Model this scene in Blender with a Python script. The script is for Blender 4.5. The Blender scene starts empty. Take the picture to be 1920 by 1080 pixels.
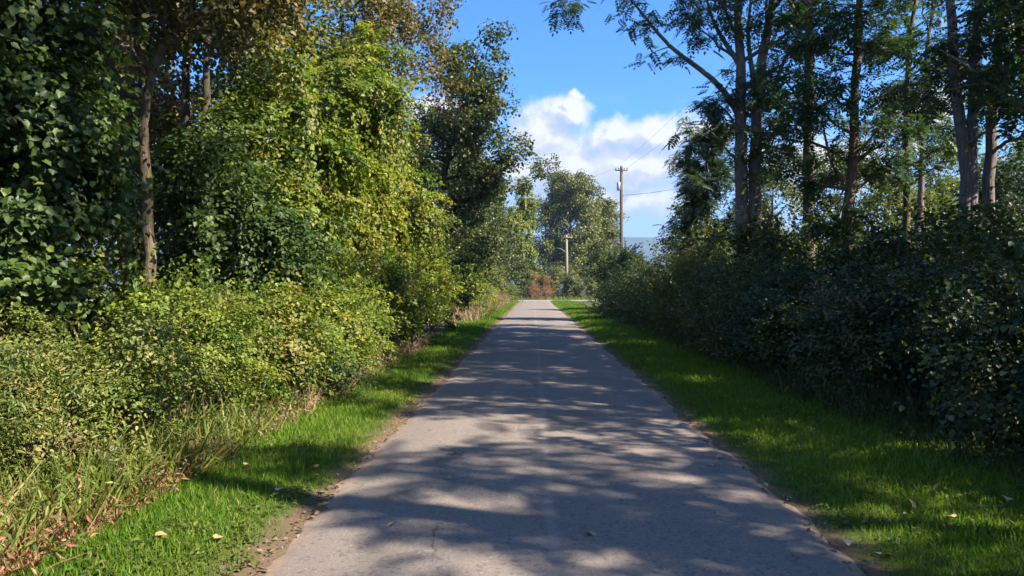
import bpy, math, random
import numpy as np
R = math.radians
rng = np.random.default_rng(7)
sc = bpy.context.scene
COL = sc.collection
# ---------------------------------------------------------------- camera
F = 1390.0                      # focal length in photo pixels (1920 wide)
EYE = 1.6
YAW = math.atan(40 / F); PITCH = 0.0
cam_d = bpy.data.cameras.new('camera'); cam = bpy.data.objects.new('camera', cam_d); COL.objects.link(cam)
cam.location = (0, 0, EYE); cam.rotation_euler = (R(90) - PITCH, 0, YAW)
cam_d.sensor_width = 36; cam_d.lens = 36 * F / 1920; cam_d.clip_start = 0.05; cam_d.clip_end = 20000
sc.camera = cam
# ---------------------------------------------------------------- light and exposure
SUN_EL = 40.0; SUN_AZ = 112.0   # azimuth clockwise from the road direction (+Y): right and a little behind
sd = bpy.data.lights.new('sun', 'SUN'); sd.energy = 5.0; sd.angle = R(0.53); sd.color = (1.0, 0.86, 0.69)
sun = bpy.data.objects.new('sun', sd); COL.objects.link(sun)
sun.rotation_euler = (R(90 - SUN_EL), 0, R(180 - SUN_AZ))
sun.rotation_euler = (R(90 - SUN_EL), 0, R(-SUN_AZ + 180))
sun.location = (30, -12, 40)
sc.view_settings.view_transform = 'Standard'; sc.view_settings.look = 'None'
EXPO = 1.9; K = 2 ** -EXPO; sc.view_settings.exposure = EXPO; sc.view_settings.gamma = 1
cy = sc.cycles
cy.max_bounces = 6; cy.diffuse_bounces = 3; cy.glossy_bounces = 2; cy.transmission_bounces = 3; cy.transparent_max_bounces = 4
cy.volume_bounces = 0
cy.caustics_reflective = False; cy.caustics_refractive = False
cy.use_denoising = True
try: cy.denoiser = 'OPENIMAGEDENOISE'
except Exception: pass
cy.pixel_filter_width = 1.8; cy.use_adaptive_sampling = True; cy.adaptive_threshold = 0.02
# ---------------------------------------------------------------- node helpers
def N(nt, t, **kw):
    n = nt.nodes.new(t)
    for k, v in kw.items():
        if k.startswith('i_'): n.inputs[int(k[2:])].default_value = v
        else: setattr(n, k, v)
    return n
def M_(nt, op, a, b=None, c=None, clamp=False):
    n = nt.nodes.new('ShaderNodeMath'); n.operation = op; n.use_clamp = clamp
    for i, v in enumerate((a, b, c)):
        if v is None: continue
        if isinstance(v, (int, float)): n.inputs[i].default_value = v
        else: nt.links.new(v, n.inputs[i])
    return n.outputs[0]
def VM(nt, op, a, b=None):
    n = nt.nodes.new('ShaderNodeVectorMath'); n.operation = op
    for i, v in enumerate((a, b)):
        if v is None: continue
        if isinstance(v, (tuple, list)): n.inputs[i].default_value = v
        else: nt.links.new(v, n.inputs[i])
    return n.outputs['Value'] if op in ('LENGTH', 'DOT_PRODUCT') else n.outputs[0]
def MIX(nt, f, a, b, mode='MIX'):
    n = nt.nodes.new('ShaderNodeMix'); n.data_type = 'RGBA'; n.blend_type = mode
    for s, v in ((n.inputs[0], f), (n.inputs[6], a), (n.inputs[7], b)):
        if isinstance(v, (int, float)): s.default_value = v
        elif isinstance(v, (tuple, list)): s.default_value = (*v[:3], 1)
        else: nt.links.new(v, s)
    return n.outputs[2]
def RAMP(nt, f, stops, interp='LINEAR'):
    n = nt.nodes.new('ShaderNodeValToRGB'); n.color_ramp.interpolation = interp
    e = n.color_ramp.elements
    while len(e) < len(stops): e.new(0.5)
    for el, (p, c) in zip(e, stops):
        el.position = p; el.color = (*c, 1) if len(c) == 3 else c
    nt.links.new(f, n.inputs[0]); return n.outputs[0]
def NOISE(nt, vec, scale, detail=4, rough=0.55, dist=0.0):
    n = nt.nodes.new('ShaderNodeTexNoise'); n.inputs['Scale'].default_value = scale
    n.inputs['Detail'].default_value = detail; n.inputs['Roughness'].default_value = rough
    n.inputs['Distortion'].default_value = dist
    if vec is not None: nt.links.new(vec, n.inputs['Vector'])
    return n.outputs[0]
def SMOOTH(nt, v, lo, hi, a=0.0, b=1.0):
    n = nt.nodes.new('ShaderNodeMapRange'); n.interpolation_type = 'SMOOTHSTEP'
    nt.links.new(v, n.inputs[0])
    for i, x in enumerate((lo, hi, a, b)): n.inputs[i + 1].default_value = x
    return n.outputs[0]
# ---------------------------------------------------------------- world: sky with cumulus near the horizon, plus added fill clouds behind the camera
world = bpy.data.worlds.new("World"); sc.world = world; world.use_nodes = True
wt = world.node_tree; wt.nodes.clear()
def cloud_group():
    g = bpy.data.node_groups.new('cloud_density', 'ShaderNodeTree')
    g.interface.new_socket('Vector', in_out='INPUT', socket_type='NodeSocketVector')
    g.interface.new_socket('Density', in_out='OUTPUT', socket_type='NodeSocketFloat')
    gi = g.nodes.new('NodeGroupInput'); go = g.nodes.new('NodeGroupOutput')
    v = gi.outputs[0]
    # warp the azimuth/elevation plane so that outlines billow
    nz = g.nodes.new('ShaderNodeTexNoise'); nz.inputs['Scale'].default_value = 16; nz.inputs['Detail'].default_value = 6
    nz.inputs['Roughness'].default_value = 0.62; g.links.new(v, nz.inputs['Vector'])
    off = VM(g, 'SUBTRACT', nz.outputs['Color'], (0.5, 0.5, 0.5))
    off = VM(g, 'MULTIPLY', off, (0.085, 0.06, 0))
    nf = g.nodes.new('ShaderNodeTexNoise'); nf.inputs['Scale'].default_value = 48; nf.inputs['Detail'].default_value = 6; nf.inputs['Roughness'].default_value = .65; g.links.new(v, nf.inputs['Vector'])
    off = VM(g, 'ADD', off, VM(g, 'MULTIPLY', VM(g, 'SUBTRACT', nf.outputs['Color'], (0.5, 0.5, 0.5)), (0.040, 0.034, 0)))
    p = VM(g, 'ADD', v, off)
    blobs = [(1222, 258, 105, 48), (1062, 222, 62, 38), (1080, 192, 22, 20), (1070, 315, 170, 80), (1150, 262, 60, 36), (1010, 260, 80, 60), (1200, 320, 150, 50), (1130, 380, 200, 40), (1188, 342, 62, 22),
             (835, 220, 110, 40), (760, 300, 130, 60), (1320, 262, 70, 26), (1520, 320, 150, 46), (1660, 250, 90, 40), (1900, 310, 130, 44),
             (980, 330, 120, 55), (2300, 250, 200, 70), (300, 300, 200, 60), (-400, 200, 300, 90), (3000, 200, 300, 90), (4900, -250, 1300, 620), (-3300, -300, 1300, 650)]  # widest blobs: unseen clouds added behind the camera as neutral fill for the shade
    acc = None
    for px, py, hw, hh in blobs:
        c = ((px - 1000) / F, (540 - py) / F, 0)
        d = VM(g, 'SUBTRACT', p, c); d = VM(g, 'MULTIPLY', d, (F / hw, F / hh, 0)); l = VM(g, 'LENGTH', d)
        b = M_(g, 'SUBTRACT', 1.0, l)
        acc = b if acc is None else M_(g, 'SMOOTH_MAX', acc, b, 0.25)
    g.links.new(acc, go.inputs[0])
    return g
CG = cloud_group()
tc = wt.nodes.new('ShaderNodeTexCoord')
sep = wt.nodes.new('ShaderNodeSeparateXYZ'); wt.links.new(tc.outputs['Generated'], sep.inputs[0])
az = M_(wt, 'ARCTAN2', sep.outputs[0], sep.outputs[1]); el = M_(wt, 'ARCSINE', sep.outputs[2])
cmb = wt.nodes.new('ShaderNodeCombineXYZ'); wt.links.new(az, cmb.inputs[0]); wt.links.new(el, cmb.inputs[1])
ae = cmb.outputs[0]
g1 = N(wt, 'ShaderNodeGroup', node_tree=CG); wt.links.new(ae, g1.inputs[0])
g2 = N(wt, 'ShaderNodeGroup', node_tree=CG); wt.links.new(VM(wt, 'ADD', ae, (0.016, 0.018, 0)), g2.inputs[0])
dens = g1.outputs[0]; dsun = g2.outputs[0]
wisp = NOISE(wt, VM(wt, 'MULTIPLY', ae, (6, 14, 1)), 1.6, 7, 0.6)
alpha = SMOOTH(wt, dens, -0.12, 0.62)
wa = M_(wt, 'MULTIPLY', SMOOTH(wt, wisp, 0.47, 0.75), SMOOTH(wt, el, 0.30, 0.05))
alpha = M_(wt, 'MAXIMUM', alpha, M_(wt, 'MULTIPLY', wa, 0.55))
lit = M_(wt, 'MULTIPLY_ADD', M_(wt, 'SUBTRACT', dens, dsun), 1.5, 0.58)
fine = NOISE(wt, ae, 34, 5, 0.6)
lit = M_(wt, 'ADD', lit, M_(wt, 'MULTIPLY_ADD', fine, 0.9, -0.45), clamp=True)
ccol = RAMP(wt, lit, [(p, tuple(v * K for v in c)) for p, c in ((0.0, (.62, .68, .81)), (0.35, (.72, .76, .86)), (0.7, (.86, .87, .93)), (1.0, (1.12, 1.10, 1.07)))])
sky = wt.nodes.new('ShaderNodeTexSky'); sky.sky_type = 'NISHITA'; sky.sun_disc = False
sky.sun_elevation = R(SUN_EL); sky.sun_rotation = R(SUN_AZ); sky.altitude = 200; sky.air_density = 1.0; sky.dust_density = 0.6; sky.ozone_density = 1.4
SKY_S = 0.055
skyc = MIX(wt, 1.0, sky.outputs[0], (0.34, 0.84, 1.44), 'MULTIPLY')
# thin pale veil low over the valley
veil = SMOOTH(wt, el, 0.20, 0.04)
cl = MIX(wt, 1.0, ccol, (1 / SKY_S,) * 3, 'MULTIPLY')
skyc = MIX(wt, M_(wt, 'MULTIPLY', veil, 0.72), skyc, tuple(v * K / SKY_S for v in (.64, .73, .90)))
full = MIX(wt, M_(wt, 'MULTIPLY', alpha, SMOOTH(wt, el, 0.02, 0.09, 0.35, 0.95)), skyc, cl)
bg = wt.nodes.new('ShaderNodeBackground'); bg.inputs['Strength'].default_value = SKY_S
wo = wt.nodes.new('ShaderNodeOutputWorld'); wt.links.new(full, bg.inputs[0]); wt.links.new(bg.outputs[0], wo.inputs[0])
# ---------------------------------------------------------------- geometry helpers
def ray(px, py):
    d = np.array([(px - 960) / F, 1.0, (540 - py) / F])
    cp, sp = math.cos(-PITCH), math.sin(-PITCH)
    d = np.array([d[0], d[1] * cp - d[2] * sp, d[1] * sp + d[2] * cp])
    c, s = math.cos(YAW), math.sin(YAW)
    return np.array([d[0] * c - d[1] * s, d[0] * s + d[1] * c, d[2]])
def at(px, py, Y):
    d = ray(px, py); return np.array([0, 0, EYE]) + d * (Y / d[1])
def nrm(a): return a / np.maximum(np.linalg.norm(a, axis=-1, keepdims=True), 1e-9)
def mesh_np(name, V, faces, mat, parent=None, smooth=False, var=None, sizes=None):
    """faces: list of int arrays (n,k)."""
    me = bpy.data.meshes.new(name)
    me.vertices.add(len(V)); me.vertices.foreach_set('co', np.ascontiguousarray(V, np.float32).ravel())
    faces = [np.asarray(f, np.int32) for f in faces if len(f)]
    lv = np.concatenate([f.ravel() for f in faces]); tot = np.concatenate([np.full(len(f), f.shape[1], np.int32) for f in faces])
    st = np.concatenate([[0], np.cumsum(tot)[:-1]]).astype(np.int32)
    me.loops.add(len(lv)); me.loops.foreach_set('vertex_index', lv)
    me.polygons.add(len(tot)); me.polygons.foreach_set('loop_start', st); me.polygons.foreach_set('loop_total', tot)
    if smooth: me.polygons.foreach_set('use_smooth', np.ones(len(tot), bool))
    me.update(calc_edges=True)
    if var is not None:
        at_ = me.attributes.new('var', 'FLOAT', 'FACE'); at_.data.foreach_set('value', np.concatenate(var).astype(np.float32))
    me.materials.append(mat)
    o = bpy.data.objects.new(name, me); COL.objects.link(o)
    if parent is not None: o.parent = parent
    return o
def thing(name, label, cat, loc=(0, 0, 0), rotz=0, group=None):
    o = bpy.data.objects.new(name, None); COL.objects.link(o); o.empty_display_size = 0.2
    o.location = loc; o.rotation_euler = (0, 0, rotz); o['label'] = label; o['category'] = cat
    if group: o['group'] = group
    return o
def tag(o, label, cat, group=None, kind=None):
    o['label'] = label; o['category'] = cat
    if group: o['group'] = group
    if kind: o['kind'] = kind
    return o
def dup(root, loc, rotz, label, scale=1.0, group=None):
    r = root.copy(); COL.objects.link(r); r.location = loc; r.rotation_euler = (0, 0, rotz); r.scale = (scale,) * 3
    r['label'] = label
    if group: r['group'] = group
    for ch in list(root.children):
        c = ch.copy(); COL.objects.link(c); c.parent = r
        for g in ch.children:
            d = g.copy(); COL.objects.link(d); d.parent = c
    return r
def tube(P, rad, sides=7, cap=True):
    P = np.asarray(P, float); rad = np.broadcast_to(np.asarray(rad, float), (len(P),))
    T = nrm(np.gradient(P, axis=0)); ref = np.array([1.0, 0, 0]) if abs(T[0][2]) > 0.7 else np.array([0, 0, 1.0])
    A = nrm(np.cross(T, ref)); B = np.cross(T, A)
    a = np.linspace(0, 2 * np.pi, sides, endpoint=False)
    V = P[:, None] + rad[:, None, None] * (np.cos(a)[None, :, None] * A[:, None] + np.sin(a)[None, :, None] * B[:, None])
    n = len(P); i = np.arange(n - 1)[:, None] * sides; j = np.arange(sides)[None]; k = (j + 1) % sides
    Fq = np.stack([i + j, i + k, i + sides + k, i + sides + j], -1).reshape(-1, 4)
    V = V.reshape(-1, 3); tri = np.zeros((0, 3), int)
    if cap:
        V = np.vstack([V, P[-1] + T[-1] * rad[-1] * 0.5, P[0]]); c = len(V) - 2
        jj = np.arange(sides); kk = (jj + 1) % sides; b = (n - 1) * sides
        tri = np.vstack([np.stack([b + jj, b + kk, np.full(sides, c)], -1), np.stack([kk, jj, np.full(sides, c + 1)], -1)])
    return V, Fq, tri
def tubes_obj(name, tl, mat, parent=None, smooth=True):
    Vs, Q, T, o = [], [], [], 0
    for V, q, t in tl:
        Vs.append(V); Q.append(q + o); T.append(t + o); o += len(V)
    return mesh_np(name, np.vstack(Vs), [np.vstack(Q), np.vstack(T)], mat, parent, smooth)
# ---- leaf templates: base at the origin, along +Y, face normal +Z
def T_diamond(w): return np.array([(0, 0, 0), (w, .45, .08), (0, 1, -.12), (-w, .45, .08)], float), np.array([(0, 1, 2), (0, 2, 3)])
def T_broad(w): return (np.array([(0, 0, 0), (w * .75, .12, .07), (w, .5, .10), (0, 1, -.16), (-w, .5, .10), (-w * .75, .12, .07)], float),
                        np.array([(0, 1, 2, 3), (0, 3, 4, 5)]))
def T_lobed():
    o = [(0, .04), (.26, -.08), (.48, .14), (.46, .38), (.50, .56), (.26, .76), (0, 1.02), (-.26, .76), (-.50, .56), (-.46, .38), (-.48, .14), (-.26, -.08)]
    V = [(0, .38, -.05)] + [(x, y, .20 * abs(x) / .5 - .34 * max(0, y - .45) + .03 * math.sin(7 * x + 5 * y)) for x, y in o]
    n = len(o); return np.array(V, float), np.array([(0, 1 + i, 1 + (i + 1) % n) for i in range(n)])
def T_pinnate(n=11, lw=.075, ll=.34):
    V, Fc = [], []
    for i in range(n):
        y = .14 + .80 * (i // 2) / ((n - 1) // 2); s = 1 if i % 2 else -1
        z = -.30 * y * y
        d = np.array([s * .86, .42, -.22]) if i < n - 1 else np.array([0, 1, -.45])
        d /= np.linalg.norm(d); p = np.array([0, y, z]); L = ll * (1.0 - .45 * abs(y - .45))
        w = np.cross(d, (0, 0, 1)); w /= np.linalg.norm(w); b = len(V)
        V += [p, p + d * L * .45 + w * lw + (0, 0, .01), p + d * L + (0, 0, -.02), p + d * L * .45 - w * lw + (0, 0, .01)]
        Fc += [(b, b + 1, b + 2), (b, b + 2, b + 3)]
    b = len(V); V += [(-.012, 0, 0), (.012, 0, 0), (.006, .94, -.27), (-.006, .94, -.27)]; Fc += [(b, b + 1, b + 2), (b, b + 2, b + 3)]
    return np.array(V, float), np.array(Fc)
def T_blade(w=.035): return (np.array([(-w, 0, 0), (w, 0, 0), (w * .8, .5, .06), (-w * .8, .5, .06), (0, 1, .30)], float), [np.array([(0, 1, 2, 3)]), np.array([(3, 2, 4)])])
TPL = {'diamond': T_diamond(.30), 'lance': T_diamond(.13), 'broad': T_broad(.40), 'oval': T_broad(.28), 'lobed': T_lobed(), 'pinnate': T_pinnate(), 'blade': T_blade()}
def leaves_obj(name, items, mat, parent):
    """items: list of (template, pos, dir, normal, scale, var)."""
    Vs, Fs, vr, off = {}, {}, {}, 0
    allV = []; faces = []; var = []
    for tpl, pos, D, U, s, vv in items:
        tv, tf = TPL[tpl]; tf = tf if isinstance(tf, list) else [tf]
        D = nrm(D); X = nrm(np.cross(D, U)); U = np.cross(X, D)
        V = pos[:, None] + np.asarray(s)[:, None, None] * (tv[None, :, 0:1] * X[:, None] + tv[None, :, 1:2] * D[:, None] + tv[None, :, 2:3] * U[:, None])
        n, k = len(pos), len(tv)
        allV.append(V.reshape(-1, 3))
        for f in tf:
            faces.append(((np.arange(n) * k)[:, None, None] + f[None] + off).reshape(-1, f.shape[1])); var.append(np.repeat(vv, len(f)))
        off += n * k
    return mesh_np(name, np.vstack(allV), faces, mat, parent, False, var)
def orient(rg, out, n, up=0.6, outw=0.7, rnd=0.6, droop=0.5):
    U = nrm(out * outw + np.array([0, 0, up]) + rg.normal(size=(n, 3)) * rnd)
    D = rg.normal(size=(n, 3)) + out * 0.5 + np.array([0, 0, -droop])
    D = nrm(D - U * np.sum(D * U, -1, keepdims=True))
    return D, U
# ---------------------------------------------------------------- materials
def leaf_mat(name, stops, patch=None, patch_scale=1.2, patch_amt=0.5, trans=0.30, rough=0.5, tgain=(1.5, 1.45, 0.55), spec=0.35):
    m = bpy.data.materials.new(name); m.use_nodes = True; nt = m.node_tree; nt.nodes.clear()
    a = N(nt, 'ShaderNodeAttribute', attribute_name='var')
    c = RAMP(nt, a.outputs['Fac'], stops)
    if patch:
        geo = nt.nodes.new('ShaderNodeNewGeometry')
        nz = NOISE(nt, geo.outputs['Position'], patch_scale, 3, 0.6)
        c = MIX(nt, M_(nt, 'MULTIPLY', SMOOTH(nt, nz, 0.50, 0.66), patch_amt), c, patch)
    p = nt.nodes.new('ShaderNodeBsdfPrincipled'); p.inputs['Roughness'].default_value = rough; p.inputs['Specular IOR Level'].default_value = spec
    nt.links.new(c, p.inputs['Base Color'])
    t = nt.nodes.new('ShaderNodeBsdfTranslucent'); nt.links.new(MIX(nt, 1.0, c, tgain, 'MULTIPLY'), t.inputs['Color'])
    mx = nt.nodes.new('ShaderNodeMixShader'); mx.inputs[0].default_value = trans
    nt.links.new(p.outputs[0], mx.inputs[1]); nt.links.new(t.outputs[0], mx.inputs[2])
    o = nt.nodes.new('ShaderNodeOutputMaterial'); nt.links.new(mx.outputs[0], o.inputs[0]); return m
LM = {
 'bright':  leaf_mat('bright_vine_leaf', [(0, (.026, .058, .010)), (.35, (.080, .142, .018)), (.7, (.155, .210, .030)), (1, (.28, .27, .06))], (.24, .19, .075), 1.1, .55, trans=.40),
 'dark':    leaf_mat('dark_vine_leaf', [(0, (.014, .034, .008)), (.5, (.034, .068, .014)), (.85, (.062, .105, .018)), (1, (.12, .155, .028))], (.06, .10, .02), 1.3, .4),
 'olive':   leaf_mat('olive_shrub_leaf', [(0, (.044, .078, .016)), (.45, (.095, .142, .026)), (.8, (.18, .20, .045)), (1, (.26, .21, .09))], (.17, .115, .065), 1.5, .5),
 'yellow':  leaf_mat('yellow_green_leaf', [(0, (.050, .095, .014)), (.4, (.105, .165, .020)), (.8, (.175, .220, .030)), (1, (.26, .25, .05))], (.22, .20, .03), 1.2, .4),
 'autumn':  leaf_mat('turning_leaf', [(0, (.055, .065, .020)), (.35, (.095, .095, .028)), (.7, (.16, .115, .045)), (1, (.21, .12, .065))], (.075, .105, .025), .9, .7),
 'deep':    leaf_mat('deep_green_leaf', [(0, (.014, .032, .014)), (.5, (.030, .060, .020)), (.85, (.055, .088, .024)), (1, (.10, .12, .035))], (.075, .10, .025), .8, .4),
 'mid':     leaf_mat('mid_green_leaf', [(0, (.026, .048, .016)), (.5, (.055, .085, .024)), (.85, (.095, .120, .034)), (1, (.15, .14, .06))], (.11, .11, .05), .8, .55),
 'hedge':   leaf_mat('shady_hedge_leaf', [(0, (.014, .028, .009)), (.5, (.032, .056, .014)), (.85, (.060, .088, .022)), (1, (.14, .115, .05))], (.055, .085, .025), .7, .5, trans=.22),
 'locust':  leaf_mat('feathery_tree_leaf', [(0, (.018, .046, .026)), (.5, (.034, .076, .036)), (.85, (.058, .105, .040)), (1, (.10, .135, .045))], (.07, .115, .035), .35, .4, trans=.32),
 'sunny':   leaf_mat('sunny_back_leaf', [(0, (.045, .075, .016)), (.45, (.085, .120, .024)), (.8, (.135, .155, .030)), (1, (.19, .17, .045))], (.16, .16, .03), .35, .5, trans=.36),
 'grey':    leaf_mat('grey_green_leaf', [(0, (.060, .082, .028)), (.45, (.115, .140, .042)), (.8, (.175, .190, .055)), (1, (.23, .21, .075))], (.12, .125, .05), .4, .5),
 'blue':    leaf_mat('blue_green_leaf', [(0, (.030, .055, .045)), (.5, (.055, .088, .062)), (1, (.10, .13, .08))], (.08, .11, .07), .5, .4),
 'rust':    leaf_mat('rusty_dead_leaf', [(0, (.13, .062, .035)), (.5, (.22, .115, .062)), (1, (.30, .19, .11))], (.14, .12, .05), 1.0, .4, trans=.2),
 'crumb':   leaf_mat('crumbled_leaf', [(0, (.06, .042, .028)), (.5, (.135, .092, .058)), (1, (.25, .185, .12))], None, trans=.1),
 'straw':   leaf_mat('dry_straw', [(0, (.12, .085, .045)), (.45, (.24, .175, .10)), (.8, (.34, .26, .15)), (1, (.30, .17, .12))], (.13, .14, .04), 1.4, .5, trans=.25, tgain=(1.2, 1.1, .8)),
 'grass':   leaf_mat('mown_grass', [(0, (.034, .085, .008)), (.5, (.080, .170, .012)), (.85, (.135, .225, .018)), (1, (.25, .24, .07))], (.15, .21, .035), .9, .5, trans=.38, rough=.6, spec=.2, tgain=(1.5, 1.5, .5)),
}
def bark_mat(name, c1, c2, scale=1.0):
    m = bpy.data.materials.new(name); m.use_nodes = True; nt = m.node_tree; p = nt.nodes['Principled BSDF']
    geo = nt.nodes.new('ShaderNodeNewGeometry'); v = VM(nt, 'MULTIPLY', geo.outputs['Position'], (1, 1, .16))
    n1 = NOISE(nt, v, 26 * scale, 6, 0.65, 0.4); n2 = NOISE(nt, geo.outputs['Position'], 2.2, 3)
    c = RAMP(nt, n1, [(.34, c1), (.62, c2)]); c = MIX(nt, M_(nt, 'MULTIPLY', SMOOTH(nt, n2, .5, .7), .45), c, (.10, .12, .06))
    nt.links.new(c, p.inputs['Base Color']); p.inputs['Roughness'].default_value = .9; p.inputs['Specular IOR Level'].default_value = .15
    b = nt.nodes.new('ShaderNodeBump'); b.inputs['Strength'].default_value = .9; b.inputs['Distance'].default_value = .03
    nt.links.new(n1, b.inputs['Height']); nt.links.new(b.outputs[0], p.inputs['Normal']); return m
BK = {'dusk': bark_mat('dusky_bark', (.075, .066, .065), (.20, .176, .172)), 'grey': bark_mat('grey_bark', (.10, .085, .07), (.27, .235, .20)), 'brown': bark_mat('brown_bark', (.06, .045, .032), (.17, .13, .095)),
      'pale': bark_mat('pale_bark', (.17, .13, .09), (.40, .32, .24)), 'dark': bark_mat('dark_bark', (.025, .02, .016), (.075, .06, .045)),
      'stem': bark_mat('dry_stem', (.10, .075, .05), (.28, .22, .15), 2)}
def plain(name, c, rough=.7, metal=0, nscale=20, amt=.25):
    m = bpy.data.materials.new(name); m.use_nodes = True; nt = m.node_tree; p = nt.nodes['Principled BSDF']
    geo = nt.nodes.new('ShaderNodeNewGeometry'); n1 = NOISE(nt, geo.outputs['Position'], nscale, 4)
    nt.links.new(MIX(nt, n1, tuple(x * (1 - amt) for x in c), tuple(x * (1 + amt) for x in c)), p.inputs['Base Color'])
    p.inputs['Roughness'].default_value = rough; p.inputs['Metallic'].default_value = metal; return m
# ---- ground and road materials
def ground_mat():
    m = bpy.data.materials.new('ground_soil_and_turf'); m.use_nodes = True; nt = m.node_tree; p = nt.nodes['Principled BSDF']
    geo = nt.nodes.new('ShaderNodeNewGeometry'); P = geo.outputs['Position']
    s = nt.nodes.new('ShaderNodeSeparateXYZ'); nt.links.new(P, s.inputs[0])
    wob = M_(nt, 'MULTIPLY_ADD', NOISE(nt, P, 3.0, 4), .5, -.25)
    x = M_(nt, 'ADD', s.outputs[0], wob)
    n1 = NOISE(nt, P, 60, 5, .7); n2 = NOISE(nt, P, 1.4, 4)
    turf = MIX(nt, n1, (.030, .042, .012), (.085, .105, .028))
    turf = MIX(nt, M_(nt, 'MULTIPLY', SMOOTH(nt, n2, .5, .7), .5), turf, (.13, .15, .045))
    dirt = MIX(nt, n1, (.075, .054, .034), (.20, .148, .10)); floor = MIX(nt, n1, (.05, .04, .022), (.14, .11, .06))
    xl = M_(nt, 'SUBTRACT', -1.57, x); xr = M_(nt, 'SUBTRACT', x, 1.90)
    edge = M_(nt, 'MINIMUM', SMOOTH(nt, xl, .05, .28), 1.0)
    edge = M_(nt, 'MAXIMUM', edge, SMOOTH(nt, xr, .05, .20))
    c = MIX(nt, edge, dirt, turf)
    fl = M_(nt, 'MAXIMUM', SMOOTH(nt, xl, 1.35, 1.7), SMOOTH(nt, xr, 2.3, 2.7))
    nearY = SMOOTH(nt, s.outputs[1], 60, 75, 1, 0)
    c = MIX(nt, M_(nt, 'MULTIPLY', fl, nearY), c, floor)
    far = SMOOTH(nt, s.outputs[1], 100, 180); c = MIX(nt, far, c, (.035, .055, .022))
    nt.links.new(c, p.inputs['Base Color']); p.inputs['Roughness'].default_value = .95; p.inputs['Specular IOR Level'].default_value = .1
    b = nt.nodes.new('ShaderNodeBump'); b.inputs['Strength'].default_value = .8; b.inputs['Distance'].default_value = .02
    nt.links.new(n1, b.inputs['Height']); nt.links.new(b.outputs[0], p.inputs['Normal']); return m
def road_mat():
    m = bpy.data.materials.new('worn_asphalt'); m.use_nodes = True; nt = m.node_tree; p = nt.nodes['Principled BSDF']
    geo = nt.nodes.new('ShaderNodeNewGeometry'); P = geo.outputs['Position']
    s = nt.nodes.new('ShaderNodeSeparateXYZ'); nt.links.new(P, s.inputs[0])
    fine = NOISE(nt, P, 62, 6, .85); mid = NOISE(nt, P, 9, 5, .6); big = NOISE(nt, VM(nt, 'MULTIPLY', P, (1, .22, 1)), 1.3, 5, .6)
    c = RAMP(nt, fine, [(.30, (.085, .076, .069)), (.52, (.185, .162, .146)), (.72, (.32, .285, .255))])
    c = MIX(nt, M_(nt, 'MULTIPLY', mid, .5), c, (.142, .126, .115)); c = MIX(nt, M_(nt, 'MULTIPLY', SMOOTH(nt, big, .45, .7), .45), c, (.20, .175, .155))
    grit = nt.nodes.new('ShaderNodeTexVoronoi'); grit.inputs['Scale'].default_value = 42; nt.links.new(P, grit.inputs['Vector'])
    gs = nt.nodes.new('ShaderNodeSeparateColor'); nt.links.new(grit.outputs['Color'], gs.inputs[0])
    c = MIX(nt, M_(nt, 'MULTIPLY', SMOOTH(nt, gs.outputs[0], .86, .93), SMOOTH(nt, grit.outputs['Distance'], .45, .2, 0, .55)), c, (.33, .295, .26))
    c = MIX(nt, M_(nt, 'MULTIPLY', SMOOTH(nt, gs.outputs[1], .86, .93), .4), c, (.05, .045, .042))
    stain = NOISE(nt, P, .9, 6, .7, .6); c = MIX(nt, M_(nt, 'MULTIPLY', SMOOTH(nt, stain, .52, .66), .5), c, (.095, .084, .076))
    crk = nt.nodes.new('ShaderNodeTexVoronoi'); crk.feature = 'DISTANCE_TO_EDGE'; crk.inputs['Scale'].default_value = .42
    nz3 = nt.nodes.new('ShaderNodeTexNoise'); nz3.inputs['Scale'].default_value = 2.6; nz3.inputs['Detail'].default_value = 6; nt.links.new(P, nz3.inputs['Vector'])
    nt.links.new(VM(nt, 'ADD', P, VM(nt, 'MULTIPLY', nz3.outputs['Color'], (.9, .9, 0))), crk.inputs['Vector'])
    c = MIX(nt, M_(nt, 'MULTIPLY', SMOOTH(nt, crk.outputs['Distance'], .006, .001), M_(nt, 'MULTIPLY', SMOOTH(nt, stain, .45, .6), .75)), c, (.035, .032, .03))
    wob = M_(nt, 'MULTIPLY_ADD', NOISE(nt, VM(nt, 'MULTIPLY', P, (1, .6, 1)), 2.0, 5), .10, -.05)
    x = M_(nt, 'ADD', s.outputs[0], wob)
    seam = SMOOTH(nt, M_(nt, 'ABSOLUTE', M_(nt, 'SUBTRACT', x, .12)), .012, .055, 1, 0)
    c = MIX(nt, M_(nt, 'MULTIPLY', seam, M_(nt, 'MULTIPLY', mid, .75)), c, (.25, .225, .20))
    # sandy edges where soil washes on
    e = M_(nt, 'MAXIMUM', SMOOTH(nt, x, -1.36, -1.57), SMOOTH(nt, x, 1.74, 1.84))
    c = MIX(nt, M_(nt, 'MULTIPLY', e, SMOOTH(nt, mid, .35, .6)), c, (.27, .19, .13))
    nt.links.new(c, p.inputs['Base Color']); p.inputs['Roughness'].default_value = .88; p.inputs['Specular IOR Level'].default_value = .25
    b = nt.nodes.new('ShaderNodeBump'); b.inputs['Strength'].default_value = .55; b.inputs['Distance'].default_value = .008
    nt.links.new(fine, b.inputs['Height']); nt.links.new(b.outputs[0], p.inputs['Normal']); return m
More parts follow.
